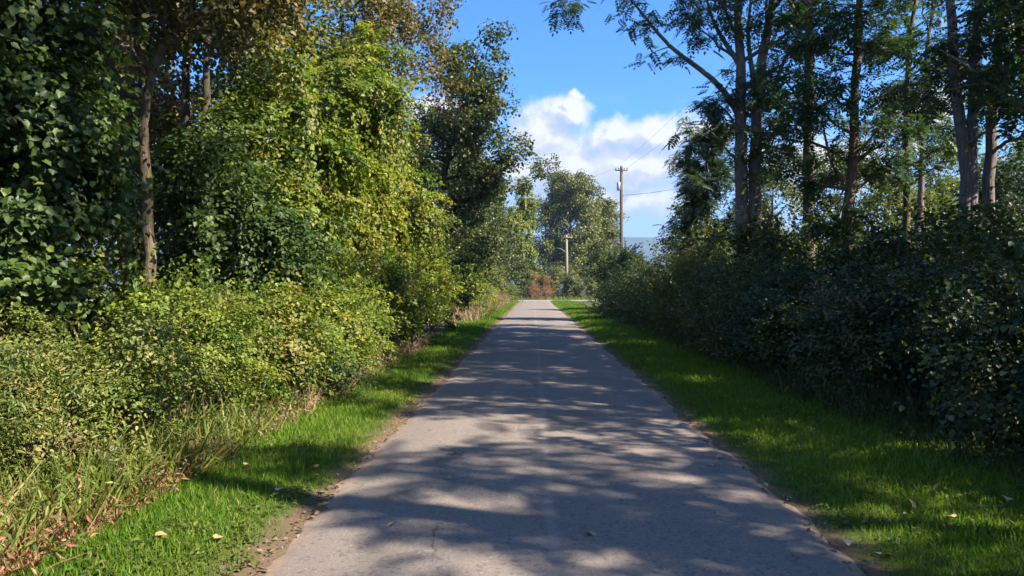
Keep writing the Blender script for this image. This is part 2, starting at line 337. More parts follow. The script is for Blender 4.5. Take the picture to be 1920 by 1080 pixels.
# ---------------------------------------------------------------- setting: ground, path, far road, hills
def smooth_noise(x, y, seed=0):
    r_ = np.random.default_rng(seed); v = 0
    for f, a in ((.35, .5), (.9, .3), (2.3, .2)):
        for _ in range(3):
            t = r_.uniform(0, 6.28); p = r_.uniform(0, 6.28)
            v = v + a / 3 * np.sin(f * (x * math.cos(t) + y * math.sin(t)) * 2 + p)
    return v
def ground_z(x, y):
    d = np.maximum(-1.57 - x, x - 1.90)
    t = np.clip(d / .5, 0, 1); near = np.clip((86 - y) / 6, 0, 1)
    lift = np.where(x < 0, .05, .03)
    return -.025 + t * near * (lift + .03 * smooth_noise(x, y, 3))
xs = np.concatenate([[-4000, -1500, -500, -150, -60, -30, -18, -12, -9], np.arange(-7, 8.01, .2), [10, 13, 18, 30, 60, 150, 500, 1500, 4000]])
ys = np.concatenate([[-300, -60, -20, -8], np.arange(-4, 30, .25), np.arange(30, 110, 1.0), [140, 200, 400, 900, 2000, 5000]])
GX, GY = np.meshgrid(xs, ys); GV = np.stack([GX, GY, ground_z(GX, GY)], -1).reshape(-1, 3)
w = len(xs); ii, jj = np.meshgrid(np.arange(w - 1), np.arange(len(ys) - 1)); b0 = (jj * w + ii).ravel()
g_o = mesh_np('ground', GV, [np.stack([b0, b0 + 1, b0 + 1 + w, b0 + w], -1)], ground_mat(), None, True)
tag(g_o, 'ground of mown verges, bare soil edges and leaf mould under the bushes', 'ground', kind='structure')
ry = np.concatenate([np.arange(-14, 30, .12), np.arange(30, 92.5, .5)])
r2 = np.random.default_rng(5)
def ragged(n): 
    a = np.cumsum(r2.normal(size=n)) * .022; a -= np.convolve(a, np.ones(41) / 41, 'same'); return np.clip(a, -.08, .08) + r2.normal(size=n) * .009
le, re = -1.57 + ragged(len(ry)), 1.90 + ragged(len(ry))
fr = np.array([0, .04, .25, .5, .75, .96, 1.0]); RX = le[:, None] + (re - le)[:, None] * fr[None]
RZ = np.array([-.024, .012, .026, .034, .026, .012, -.024])[None] + 0 * RX
RV = np.stack([RX, np.repeat(ry[:, None], 7, 1), RZ], -1).reshape(-1, 3)
ii, jj = np.meshgrid(np.arange(6), np.arange(len(ry) - 1)); b0 = (jj * 7 + ii).ravel()
path = mesh_np('path', RV, [np.stack([b0, b0 + 1, b0 + 8, b0 + 7], -1)], road_mat(), None, True)
tag(path, 'straight narrow asphalt path running away between the verges', 'path', kind='structure')
cxs = np.linspace(-70, 70, 60); cv = []
for x in cxs: cv += [(x, 92.2 + .15 * math.sin(x), -.004), (x, 95.5, .03), (x, 99 + .2 * math.sin(x * 1.3), -.004)]
b0 = np.arange(len(cxs) - 1) * 3
cross = mesh_np('road', np.array(cv), [np.vstack([np.stack([b0 + k, b0 + 3 + k, b0 + 4 + k, b0 + 1 + k], -1) for k in (0, 1)])], plain('pale_gravel', (.21, .19, .165), .95, 0, 8), None, True)
tag(cross, 'pale gravel road crossing beyond the far end of the path', 'road', kind='structure')
# hills far across the valley
hm = bpy.data.materials.new('wooded_hill'); hm.use_nodes = True; nt = hm.node_tree; p = nt.nodes['Principled BSDF']
geo = nt.nodes.new('ShaderNodeNewGeometry'); nz = NOISE(nt, geo.outputs['Position'], .012, 6, .65)
nt.links.new(RAMP(nt, nz, [(.35, (.014, .026, .014)), (.55, (.026, .044, .020)), (.7, (.06, .075, .035))]), p.inputs['Base Color']); p.inputs['Roughness'].default_value = 1
hx = np.linspace(-3600, 3600, 140); hy = np.linspace(1700, 3300, 26); HX, HY = np.meshgrid(hx, hy)
tt = np.clip((HY - 1700) / 900, 0, 1); prof = np.sin(np.minimum(tt, 1) * np.pi / 2) ** 1.4
HZ = -6 + prof * (168 + 16 * np.sin(HX / 520 + 1) + 9 * np.sin(HX / 190 + HY / 300) + 5 * np.sin(HX / 70 + HY / 90)) + (1 - prof) * 0
ii, jj = np.meshgrid(np.arange(139), np.arange(25)); b0 = (jj * 140 + ii).ravel()
hills = mesh_np('hills', np.stack([HX, HY, HZ], -1).reshape(-1, 3), [np.stack([b0, b0 + 1, b0 + 141, b0 + 140], -1)], hm, None, True)
tag(hills, 'low wooded ridge fading blue across the valley', 'hills', kind='structure')
# ---------------------------------------------------------------- plants
def far(y): return (25 + (y - 25) * 1.5) / y if y > 25 else 1.0
def shrub(name, label, cat, x, y, rx, ry_, h, pal, seed, n, leaf=.065, tpl='broad', rc=None, droop=.5, zmin=.05, waist=.45, stems=9, sky=0.0, strands=0, stemmat='stem', group=None, shoots=0, low=.6, lobes=None, foot=.6, sprays=0, sprayL=(.5, 1.3)):
    """leafy mass: many overlapping clumps of leaves spread through an uneven hull, on thin stems."""
    f_ = far(y); x, y, rx, ry_, h, leaf = x * f_, y * f_, rx * f_, ry_ * f_, h * f_, leaf * f_ ** .6
    n = int(n * (1 + (f_ - 1) * .8)); rg = np.random.default_rng(seed); root = thing(name, label, cat, (x, y, 0), 0, group)
    rm = (rx + ry_) / 2
    K_ = lobes or int(np.clip(np.pi * (rx + ry_) * h / (rm * rm * 2.0), 5, 30)); zl = (np.arange(K_) + rg.random(K_)) / K_
    a_ = rm * rg.uniform(.36, .62, K_); c_ = a_ * rg.uniform(.85, 1.7, K_); c_ = np.minimum(c_, h * .48)
    taper = np.clip(np.where(zl > waist, 1 - .62 * ((zl - waist) / (1 - waist)) ** 1.6, np.clip(low + (1 - low) * zl / waist, 0, 1)), .2, 1)
    pl = rg.permutation(K_) * 2.4 + rg.normal(size=K_) * .4; rl = rg.uniform(.45, .92, K_) * taper; a_ *= np.maximum(taper, .55)
    zmin_ = zmin * h; LC = np.stack([np.cos(pl) * rl * rx, np.sin(pl) * rl * ry_, zmin_ + c_ * foot + (h - zmin_ - c_ * (1 + foot)) * zl], -1)
    wl = a_ * c_; ncl = int(np.clip(sum(4 * a_ * c_ * np.pi) / (rc * rc if rc else (.27 * rm) ** 2 * .45) * .35, 40, 560)); li = rg.choice(K_, ncl, p=wl / wl.sum())
    dl = nrm(rg.normal(size=(ncl, 3))); dl[:, 2] = np.where(rg.random(ncl) < .5, np.abs(dl[:, 2]), dl[:, 2])
    fr_ = np.where(rg.random(ncl) < .8, rg.uniform(.80, 1.06, ncl), rg.uniform(.3, .8, ncl))
    C = LC[li] + dl * np.stack([a_[li], a_[li], c_[li]], -1) * fr_[:, None]; C[:, 2] = np.clip(C[:, 2], zmin_ + .04, None); zf = C[:, 2] / h
    cr = np.clip(a_[li] * .34, .10, .6) * rg.uniform(.55, 1.4, ncl); wgt = cr ** 2; wgt /= wgt.sum()
    k = rg.choice(ncl, n, p=wgt); d = nrm(rg.normal(size=(n, 3))); d[:, 2] = np.where(rg.random(n) < .6, np.abs(d[:, 2]), d[:, 2]); 
    pos = C[k] + d * (cr[k] * rg.random(n) ** .45)[:, None] * np.array([1.15, 1.15, .85])
    st_ = rg.random(n) < .12; pos[st_] += (rg.normal(size=(n, 3)) * rm * .16 + d * rm * .12)[st_]
    pos[:, 2] = np.abs(pos[:, 2]) + .012
    axis = nrm(pos * np.array([1, 1, .4]) - np.array([0, 0, h * .18])); out = nrm(axis * .35 + dl[k] * .5 + d * .6)
    tl_ = rg.normal(size=(ncl, 3)) * .45; D, U = orient(rg, nrm(out + tl_[k]), n, rnd=.42, droop=droop)
    lv_ = rg.normal(size=K_) * .17; cv_ = rg.normal(size=ncl) * .16 + lv_[li]; vv = np.clip(.47 + cv_[k] + rg.normal(size=n) * .20, 0, 1)
    items = [(tpl, pos, D, U, leaf * rg.uniform(.55, 1.3, n), vv)]
    # hanging vine strands
    if strands:
        top = np.where((fr_ > .7) & (zf > .35))[0]; P_, O_, V_ = [], [], []
        for s_ in rg.choice(top, min(strands, len(top)), replace=True):
            o_ = nrm(np.array([C[s_][0], C[s_][1], 0.0])); L = rg.uniform(.6, 1.9); m = int(L / .045)
            t = np.linspace(0, 1, m); q = C[s_] + o_ * cr[s_] * (1 + .35 * np.sin(t * 2.2))[:, None] + np.array([0, 0, -1]) * (t * L)[:, None]
            q = q + rg.normal(size=q.shape) * .05; q = q[q[:, 2] > .2]
            P_.append(q); O_.append(np.repeat(o_[None], len(q), 0)); V_.append(np.clip(.55 + rg.normal() * .18 + rg.normal(size=len(q)) * .15, 0, 1))
        P_ = np.vstack(P_); O_ = np.vstack(O_); D2, U2 = orient(rg, O_, len(P_), up=.35, outw=1, rnd=.4, droop=1.6)
        items.append((tpl, P_, D2, U2, leaf * rg.uniform(.7, 1.3, len(P_)), np.concatenate(V_)))
    # drooping leafy sprays in layers
    if sprays:
        src = np.where((fr_ > .75) & (zf > .18))[0]; P_, O_, V_ = [], [], []
        for s_ in rg.choice(src, sprays, replace=True):
            o_ = nrm(np.array([dl[s_][0], dl[s_][1], 0]) + np.array([C[s_][0] / rx, C[s_][1] / ry_, 0]) * .8 + rg.normal(size=3) * np.array([.4, .4, .25]) + np.array([0, 0, .35]))
            L = rg.uniform(*sprayL); m = max(30, int(L * 95 * (.066 / leaf) ** 1.3)); t = rg.random(m) ** .8
            side = nrm(np.cross(o_, (0, 0, 1.0))); wd = L * .26 * np.sin(np.pi * np.clip(t * .85 + .12, 0, 1))
            q = C[s_] + o_ * (t * L)[:, None] - np.array([0, 0, 1.0]) * (t ** 2 * L * rg.uniform(.35, .8))[:, None] + side * (rg.uniform(-1, 1, m) * wd)[:, None] + rg.normal(size=(m, 3)) * np.array([.02, .02, .035])
            ok = q[:, 2] > .1; q = q[ok]; nn = len(q)
            if nn < 5: continue
            P_.append(q); O_.append(np.repeat(o_[None], nn, 0)); V_.append(np.clip(.52 + rg.normal() * .2 + rg.normal(size=nn) * .15, 0, 1))
        P_ = np.vstack(P_); O_ = np.vstack(O_); D2, U2 = orient(rg, O_, len(P_), up=.9, outw=.45, rnd=.4, droop=.7)
        items.append((tpl, P_, D2, U2, leaf * rg.uniform(.65, 1.25, len(P_)), np.concatenate(V_)))
    # arching shoots that break the outline
    tl = []
    shoots = int(shoots * 2.6)
    if shoots:
        top = np.where(fr_ > .7)[0]; P_, O_, V_ = [], [], []
        for s_ in rg.choice(top, shoots, replace=True):
            o_ = nrm(np.array([C[s_][0], C[s_][1], 0.0]) / rm + np.array([0, 0, rg.uniform(.3, 1.4)]) + rg.normal(size=3) * .25)
            L = rg.uniform(.4, 1.5) * min(1.0, h * .38); m = max(6, int(L / .035)); t = np.linspace(0, 1, m)
            q = C[s_] + o_ * (cr[s_] * .5 + t * L)[:, None] + np.array([0, 0, -1]) * (t ** 2 * L * .35)[:, None]
            if q[:, 2].min() < .1: continue
            P_.append(q + rg.normal(size=q.shape) * .018); O_.append(np.repeat(o_[None], m, 0) * .5 + rg.normal(size=(m, 3))); V_.append(np.clip(.5 + rg.normal(size=m) * .2, 0, 1))
        if P_:
            P_ = np.vstack(P_); O_ = nrm(np.vstack(O_)); D2, U2 = orient(rg, O_, len(P_), up=.7, outw=.4, rnd=.5, droop=.2)
            items.append((tpl, P_, D2, U2, leaf * rg.uniform(.6, 1.2, len(P_)), np.concatenate(V_)))
    leaves_obj('foliage', items, LM[pal], root)
    for s_ in rg.choice(ncl, stems):
        e = C[s_]; b_ = rg.normal(size=3) * np.array([.012, .012, 0]); t = np.linspace(0, 1, 6)[:, None]
        q = b_ + (e - b_) * np.concatenate([t ** 1.3, t ** 1.3, t], 1) + rg.normal(size=(6, 3)) * .02 * np.array([1, 1, .3]); q[0, 2] = -.03
        tl.append(tube(q, np.linspace(.016 + .006 * h, .006, 6), 5))
    tubes_obj('stem', tl, BK[stemmat], root)
    return root
def curve(pts, n):
    pts = np.asarray(pts, float); d = np.concatenate([[0], np.cumsum(np.linalg.norm(np.diff(pts, axis=0), axis=1))]); t = np.linspace(0, d[-1], n)
    q = np.stack([np.interp(t, d, pts[:, i]) for i in range(3)], -1)
    for _ in range(2): q[1:-1] = (q[:-2] + 2 * q[1:-1] + q[2:]) / 4
    return q
class TreeB:
    def __init__(s, name, label, cat, base, seed, pal, bark, group=None):
        s.rg = np.random.default_rng(seed); s.base = np.array([base[0], base[1], 0.0]); s.root = thing(name, label, cat, tuple(s.base), 0, group)
        s.pal, s.bark, s.items, s.trunks = pal, bark, [], []
    def trunk(s, pts, r0, r1, n=14, wob=.03, flare=1.35):
        q = curve(np.asarray(pts, float), n); q[1:] += s.rg.normal(size=(n - 1, 3)) * wob * np.array([1, 1, 0])
        rad = np.linspace(r0, r1, n) * (1 + s.rg.normal(size=n) * .04); rad[0] *= flare
        tubes_obj('trunk', [tube(q, rad, 11)], BK[s.bark], s.root); s.trunks.append((q, rad)); return q, rad
    def limb(s, start, dirv, L, r0, twigs=7, tw=(.5, 1.2), bend=.25, pts=None, leaf=None, span=(.3, 1.0)):
        rg = s.rg
        if pts is None:
            t = np.linspace(0, 1, 9)[:, None]; d = nrm(np.asarray(dirv, float))
            q = start + d * L * t + np.array([0, 0, bend * L]) * t ** 2 + rg.normal(size=(9, 3)) * .035 * L ** .5 * np.sqrt(t)
        else: q = curve(pts, 12); L = np.linalg.norm(np.diff(q, axis=0), axis=1).sum()
        n = len(q); tl = [tube(q, np.linspace(r0, max(.008, r0 * .22), n), 6)]
        sites, dirs = [], []
        for _ in range(twigs):
            u = rg.uniform(*span); i = int(u * (n - 1)); p0 = q[i]; base = nrm(q[min(i + 1, n - 1)] - q[max(i - 1, 0)])
            d = nrm(base * .7 + rg.normal(size=3) * np.array([.8, .8, .55])); l = rg.uniform(*tw); t = np.linspace(0, 1, 5)[:, None]
            tq = p0 + d * l * t + np.array([0, 0, -.12 * l]) * t ** 2
            tl.append(tube(tq, np.linspace(max(.007, r0 * .22), .004, 5), 4))
            for k in (2, 3, 4): sites.append(tq[k] + rg.normal(size=3) * .06); dirs.append(d)
        for k in range(n - 3, n): sites.append(q[k]); dirs.append(nrm(q[-1] - q[-3]))
        tubes_obj('limb', tl, BK[s.bark], s.root)
        if leaf is not False: s.leafs(np.array(sites), np.array(dirs), leaf)
        return q
    def leafs(s, S, Dr, leaf):
        rg = s.rg; tpl, size, per, spread = leaf or s.leaf
        n = len(S) * per; k = np.repeat(np.arange(len(S)), per); d = nrm(rg.normal(size=(n, 3)) * np.array([1, 1, .75]) + Dr[k] * .45)
        if tpl == 'pinnate':
            pos = S[k] + rg.normal(size=(n, 3)) * spread; D = nrm(d * np.array([1, 1, .45]) + np.array([0, 0, -.22])); U = nrm(np.array([0, 0, 1.0]) + rg.normal(size=(n, 3)) * .28)
        else:
            pos = S[k] + d * (spread * rg.random(n) ** .5)[:, None]; D, U = orient(rg, d, n, up=.7, outw=.4, rnd=.6)
        cv_ = rg.normal(size=len(S)) * .16; vv = np.clip(.48 + cv_[k] + rg.normal(size=n) * .18, 0, 1)
        s.items.append((tpl, pos, D, U, size * rg.uniform(.65, 1.25, n), vv))
    def auto(s, q, rad, n, h0, h1, Lr, up=(.25, .9), twigs=7, tw=(.5, 1.2), taper=True, azc=None, azs=3.14):
        rg = s.rg; top = q[:, 2].max()
        for j in range(n):
            z = h0 + (h1 - h0) * (j + rg.random()) / n; i = int(np.argmin(abs(q[:, 2] - z))); f = (z - h0) / max(.1, h1 - h0)
            a = (azc if azc is not None else 0) + rg.uniform(-azs, azs); L = rg.uniform(*Lr) * ((1.15 - .7 * f) if taper else 1)
            s.limb(q[i], (math.cos(a), math.sin(a), rg.uniform(*up)), L, max(.02, min(rad[i] * .5, .02 + .018 * L)), twigs, tw)
    def done(s):
        leaves_obj('crown', s.items, LM[s.pal], s.root); return s.root
def tree(name, label, x, y, h, r, pal, bark, seed, crown=(.3, 1), spread=2.5, n=12, leaf=('broad', .09, 16, .28), twigs=8, lean=(0, 0), group=None, up=(.2, .9), cat='tree', tw=(.5, 1.2), azc=None, azs=3.14, taper=True):
    f_ = far(y); x, y, h, r, spread = x * f_, y * f_, h * f_, r * f_, spread * f_; lean = (lean[0] * f_, lean[1] * f_); tw = (tw[0] * f_, tw[1] * f_)
    leaf = (leaf[0], leaf[1] * f_ ** .8, leaf[2], leaf[3] * f_)
    T = TreeB(name, label, cat, (x, y), seed, pal, bark, group); T.leaf = leaf; rg = T.rg
    pts = [(0, 0, -.1), (lean[0] * .25 + rg.normal() * .1, lean[1] * .25 + rg.normal() * .1, h * .33), (lean[0] * .6 + rg.normal() * .15, lean[1] * .6, h * .66), (lean[0], lean[1], h)]
    q, rad = T.trunk(pts, r, r * .18, 16); T.auto(q, rad, n, h * crown[0], h * crown[1], (spread * .7, spread * 1.15), up, twigs, tw, taper, azc, azs)
    return T.done()
# ================================================================= LEFT SIDE
S = shrub
# front brush at the edge of the left verge
S('shrub', 'pale olive shrub nearest the camera at the left edge, above the dry weeds', 'shrub', -4.0, 5.0, .85, .8, 1.30, 'olive', 11, 26000, .052, 'lance', shoots=60)
S('shrub', 'olive shrub with pinkish dry tips below the dark vine wall', 'shrub', -3.95, 6.2, .85, .8, 1.45, 'olive', 12, 16120, .036, 'oval', shoots=70, stems=22, sprays=80, sprayL=(.25, .75))
S('shrub', 'yellow topped bush at the foot of the dark vine wall', 'shrub', -4.35, 7.4, .8, .8, 1.75, 'yellow', 13, 9300, .046, 'broad', shoots=60, stems=22, sprays=80, sprayL=(.25, .75))
S('shrub', 'mid green bush with a dark hollow above bare pale stalks', 'shrub', -3.65, 7.7, .72, .8, 1.45, 'bright', 14, 9300, .043, 'oval', shoots=60, zmin=.28, low=.6, stems=24, sprays=80, sprayL=(.25, .75))
S('shrub', 'bright green bush behind the sunny edge of the left verge', 'shrub', -3.62, 9.3, .75, .85, 1.62, 'bright', 15, 9920, .047, 'broad', shoots=60, zmin=.15, stems=22, sprays=80, sprayL=(.25, .75))
S('shrub', 'dull green shrub low in the shade beside the sunlit curve of grass', 'shrub', -3.25, 10.3, .5, .7, .95, 'deep', 16, 3720, .050, 'oval', shoots=40, stems=22, sprays=80, sprayL=(.25, .75))
S('shrub', 'leafy green bush under the big mound of vines', 'shrub', -3.70, 11.3, .75, .9, 1.75, 'bright', 17, 9300, .050, 'broad', shoots=60, stems=22, sprays=80, sprayL=(.25, .75))
S('shrub', 'yellow green bush with tan stems at its foot, midway along the left verge', 'shrub', -3.30, 13.0, .65, .9, 1.45, 'yellow', 18, 8680, .047, 'oval', shoots=60, zmin=.25, low=.5, stems=24, sprays=80, sprayL=(.25, .75))
S('shrub', 'broad bright bush in front of the tallest vine tower', 'shrub', -3.35, 15.2, .85, 1.1, 2.25, 'bright', 19, 10540, .053, 'broad', shoots=70, zmin=.18, sprays=48, sprayL=(.25, .75))
S('shrub', 'rounded yellow green bush bulging over the verge before the dark gap', 'shrub', -2.95, 17.8, .78, 1.0, 2.65, 'yellow', 20, 11160, .054, 'broad', shoots=70, zmin=.12, sprays=48, sprayL=(.25, .75))
# vine-draped walls behind the brush
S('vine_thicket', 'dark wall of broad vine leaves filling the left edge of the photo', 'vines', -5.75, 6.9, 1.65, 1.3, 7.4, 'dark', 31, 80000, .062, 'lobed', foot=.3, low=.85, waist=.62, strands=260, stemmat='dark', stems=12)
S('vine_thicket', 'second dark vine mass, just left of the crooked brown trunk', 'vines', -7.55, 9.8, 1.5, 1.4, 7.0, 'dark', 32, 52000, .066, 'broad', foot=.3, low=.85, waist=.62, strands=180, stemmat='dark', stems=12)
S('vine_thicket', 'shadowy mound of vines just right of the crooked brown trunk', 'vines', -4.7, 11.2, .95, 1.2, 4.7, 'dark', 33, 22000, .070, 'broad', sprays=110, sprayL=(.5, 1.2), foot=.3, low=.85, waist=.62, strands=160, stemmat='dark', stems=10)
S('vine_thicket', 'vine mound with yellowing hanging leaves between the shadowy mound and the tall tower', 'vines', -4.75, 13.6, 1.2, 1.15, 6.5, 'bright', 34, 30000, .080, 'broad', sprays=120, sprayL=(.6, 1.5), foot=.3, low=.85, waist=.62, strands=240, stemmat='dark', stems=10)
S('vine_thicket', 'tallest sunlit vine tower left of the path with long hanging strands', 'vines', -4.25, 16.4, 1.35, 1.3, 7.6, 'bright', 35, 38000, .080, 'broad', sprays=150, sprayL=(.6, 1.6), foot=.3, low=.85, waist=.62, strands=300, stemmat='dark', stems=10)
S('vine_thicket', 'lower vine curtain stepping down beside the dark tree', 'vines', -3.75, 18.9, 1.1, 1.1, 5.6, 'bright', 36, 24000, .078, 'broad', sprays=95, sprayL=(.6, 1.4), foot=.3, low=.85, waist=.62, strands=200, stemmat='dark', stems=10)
# crooked brown trunk in the gap
T = TreeB('tree', 'tree with a crooked brown trunk in a gap between the vines at the left', 'tree', at(272, 500, 9.6)[:2], 41, 'autumn', 'brown'); T.leaf = ('broad', .075, 40, .36)
L_ = lambda px, py, Y: at(px, py, Y) - T.base
q, rad = T.trunk([(0, 0, -.1), L_(277, 470, 9.6), L_(277, 390, 9.6), L_(266, 300, 9.6), L_(264, 215, 9.6), L_(272, 165, 9.6), L_(300, 110, 9.6), L_(330, 40, 9.6), L_(345, -60, 9.6), L_(350, -160, 9.6)], .10, .035, 20, .02)
T.limb(None, None, 0, .07, 9, pts=[L_(268, 175, 9.6), L_(235, 190, 9.6), L_(215, 150, 9.6), L_(190, 70, 9.6), L_(170, 0, 9.6), L_(150, -80, 9.6)])
T.limb(None, None, 0, .05, 9, pts=[L_(285, 140, 9.6), L_(250, 80, 9.6), L_(262, 40, 9.6), L_(240, -40, 9.6)], span=(.55, 1))
T.limb(None, None, 0, .05, 8, pts=[L_(320, 60, 9.6), L_(380, 30, 9.6), L_(440, 10, 9.6), L_(500, -30, 9.6)], span=(.3, 1))
T.auto(q, rad, 22, 4.5, 7.4, (1.2, 2.4), (.1, .7), 9); T.done()
# trees further back on the left
tree('tree', 'olive brown tree behind the crooked brown trunk', -9.6, 17.5, 6.6, .12, 'autumn', 'brown', 42, (.12, .95), 2.3, 20, ('broad', .11, 24, .40), 8)
tree('tree', 'green tree behind the dark vine wall, mostly hidden, at the far left', -12.8, 16.5, 10, .15, 'deep', 'brown', 43, (.12, .98), 2.8, 22, ('broad', .12, 24, .42), 8)
tree('tree', 'sunlit green tree behind the shadowy vine mound', -8.0, 20.5, 7.2, .13, 'sunny', 'brown', 44, (.12, .97), 2.5, 20, ('broad', .11, 24, .40), 8)
tree('tree', 'tree with dark upright trunk and rusty top above the vine mounds', -5.55, 21.5, 13.5, .13, 'autumn', 'dark', 45, (.42, .97), 2.6, 24, ('broad', .105, 18, .36), 8, taper=False)
tree('tree', 'tall leafy tree over the shadowy vine mound', -6.9, 14.6, 11.5, .14, 'deep', 'dark', 46, (.56, .97), 2.3, 20, ('broad', .105, 22, .38), 8)
tree('tree', 'slender rusty leaved tree leaning out over the vine tower toward the sky', -4.7, 25.0, 13.2, .13, 'autumn', 'brown', 47, (.45, .97), 2.2, 22, ('broad', .11, 18, .36), 8, lean=(.8, 0), taper=False)
T = TreeB('tree', 'dense dark tree overhanging the path on the left, its top cut against blue sky', 'tree', (-4.0, 30.2), 48, 'mid', 'dark'); T.leaf = ('broad', .125, 30, .42)
q, rad = T.trunk([(0, 0, -.1), (.1, 0, 3), (.3, .1, 6), (.9, .2, 9), (1.7, .2, 11.2)], .2, .04, 16)
T.auto(q, rad, 26, 1.2, 10.8, (2.0, 3.3), (.1, .8), 9); T.auto(q, rad, 7, 5.0, 8.5, (2.6, 3.6), (.15, .6), 10, azc=-.3, azs=.6); T.done()
T = TreeB('tree', 'dark tree behind the overhanging one with one long branch reaching over the path', 'tree', (-4.5, 42.3), 49, 'mid', 'dark'); T.leaf = ('broad', .13, 28, .44)
L_ = lambda px, py, Y: at(px, py, Y) - T.base
q, rad = T.trunk([(0, 0, -.1), (0, 0, 3), (.2, 0, 6), (.3, 0, 11)], .2, .04, 14); T.auto(q, rad, 26, 1.0, 10.8, (2.2, 3.5), (.1, .8), 9)
T.limb(None, None, 0, .06, 8, (.3, .6), pts=[(.3, 0, 6.3), L_(985, 350, 42), L_(1015, 322, 42), L_(1036, 298, 42)], span=(.5, 1)); T.done()
tree('tree', 'shaded understorey tree beneath the overhanging dark tree', -4.9, 23.5, 6.2, .1, 'deep', 'dark', 50, (.08, .97), 2.1, 22, ('broad', .11, 28, .40), 9)
tree('tree', 'green tree filling in behind the crooked brown trunk, between it and the dark upright trunk', -6.3, 16.6, 6.4, .1, 'deep', 'dark', 71, (.1, .97), 1.7, 18, ('broad', .10, 24, .36), 8)
tree('tree', 'bushy olive tree between the vine tower and the slender rusty leaved tree', -5.3, 21.0, 8.2, .11, 'mid', 'dark', 72, (.1, .97), 1.9, 22, ('broad', .10, 24, .38), 8)
tree('tree', 'leafy green tree whose crown closes the top of the picture above the shadowy vine mound', -6.0, 13.4, 9.6, .12, 'mid', 'dark', 75, (.57, .98), 2.1, 22, ('broad', .085, 30, .36), 9)
tree('tree', 'green tree rising behind the vine mounds to the top of the picture', -6.4, 18.4, 11.2, .14, 'mid', 'dark', 76, (.42, .98), 2.4, 26, ('broad', .095, 28, .38), 9)
tree('tree', 'olive tree far back at the left, seen through the gap by the crooked brown trunk', -12.5, 22.5, 9.2, .14, 'autumn', 'dark', 77, (.1, .98), 3.0, 26, ('broad', .12, 26, .42), 9)
tree('tree', 'green tree at the far left corner, right beside the yellow vine column', -3.0, 57.5, 9.0, .15, 'mid', 'dark', 78, (.08, .97), 2.3, 24, ('broad', .15, 26, .45), 8)
S('shrub', 'shady green shrub in the dark gap below the overhanging tree', 'shrub', -3.7, 22.3, .8, 1.1, 2.4, 'deep', 51, 9000, .07, 'broad', shoots=30)
S('shrub', 'second shady shrub further into the dark gap', 'shrub', -3.6, 26.2, .9, 1.3, 2.3, 'deep', 52, 9000, .07, 'broad', shoots=30)
S('shrub', 'sunny green shrub near the far end of the left verge', 'shrub', -3.3, 33.5, .95, 1.4, 3.4, 'yellow', 53, 9000, .08, 'broad', shoots=40, foot=.1, low=1.0, zmin=0)
S('shrub', 'smaller yellow shrub beyond the sunny green one at the far left verge', 'shrub', -2.95, 40.0, .8, 1.4, 2.3, 'yellow', 54, 7000, .08, 'oval', shoots=40, foot=.1, low=1.0, zmin=0)
S('shrub', 'low orange tinted bush closest to the far end of the path on the left', 'shrub', -2.75, 46.0, .8, 1.6, 1.5, 'straw', 55, 6000, .08, 'lance', shoots=40, foot=.1, low=1.0, zmin=0)
S('shrub', 'green bush behind the orange tinted one at the far left', 'shrub', -3.9, 50.0, 1.3, 2.0, 3.6, 'sunny', 56, 8000, .10, 'broad', shoots=40, foot=.1, low=1.0, zmin=0)
tree('tree', 'mid green tree left of the yellow vine column', -5.2, 55, 10, .18, 'deep', 'brown', 57, (.1, .97), 2.9, 24, ('broad', .18, 22, .5), 8)
# beyond the crossing
S('vine_column', 'tall yellow green column of vines closing the view at the far end of the path', 'vines', -1.35, 80, 1.8, 1.6, 13.4, 'yellow', 61, 30000, .18, 'broad', strands=80, rc=.55, stemmat='brown', stems=5, low=.8, waist=.6)
S('shrub', 'mid green bush left of the crossing road, below the yellow vine column', 'shrub', -4.2, 62, 1.5, 1.6, 4.2, 'mid', 73, 8000, .12, 'broad', shoots=20, foot=.1, low=1.0, zmin=0)
S('shrub', 'yellow green bush at the corner of the path and the crossing road', 'shrub', -3.0, 63.5, 1.0, 1.2, 2.6, 'yellow', 74, 6000, .11, 'broad', shoots=20, foot=.1, low=1.0, zmin=0)
S('shrub', 'blue green shrub at the foot of the yellow vine column', 'shrub', -2.2, 79, 1.3, 1.2, 3.6, 'blue', 62, 5000, .13, 'broad', foot=.1, low=1.0, zmin=0)
S('shrub', 'rusty dead bush at the very end of the path', 'shrub', .55, 77.5, 1.25, 1.0, 3.3, 'rust', 63, 5000, .12, 'lance', shoots=40, foot=.1, low=1.0, zmin=0)
S('shrub', 'round green shrub right of the rusty dead bush', 'shrub', 3.0, 79, 1.4, 1.3, 4.4, 'grey', 64, 6000, .13, 'broad', foot=.1, low=1.0, zmin=0)
S('shrub', 'low pale green shrub under the far grey green tree', 'shrub', 4.9, 80, 1.7, 1.3, 3.6, 'sunny', 65, 6000, .13, 'broad', foot=.1, low=1.0, zmin=0)
S('shrub', 'tall yellow green shrub between the far tree and the utility pole', 'shrub', 7.4, 84, 2.2, 1.8, 6.2, 'sunny', 66, 8000, .15, 'broad', foot=.1, low=1.0, zmin=0)
tree('tree', 'large grey green tree in the distance at the end of the path', 4.6, 92, 14.4, .3, 'grey', 'grey', 67, (.12, .98), 4.4, 40, ('broad', .26, 22, .75), 10, tw=(.8, 1.8))
tree('tree', 'lower grey green tree to the left of the tall utility pole', 8.6, 95, 11.3, .25, 'grey', 'grey', 68, (.08, .97), 3.4, 32, ('broad', .25, 22, .70), 9, tw=(.8, 1.6))
tree('tree', 'thin bluish tree showing sky between the vine column and the large distant tree', 1.4, 99, 12.5, .22, 'blue', 'grey', 69, (.1, .97), 3.0, 24, ('broad', .20, 14, .6), 8, tw=(.8, 1.6))
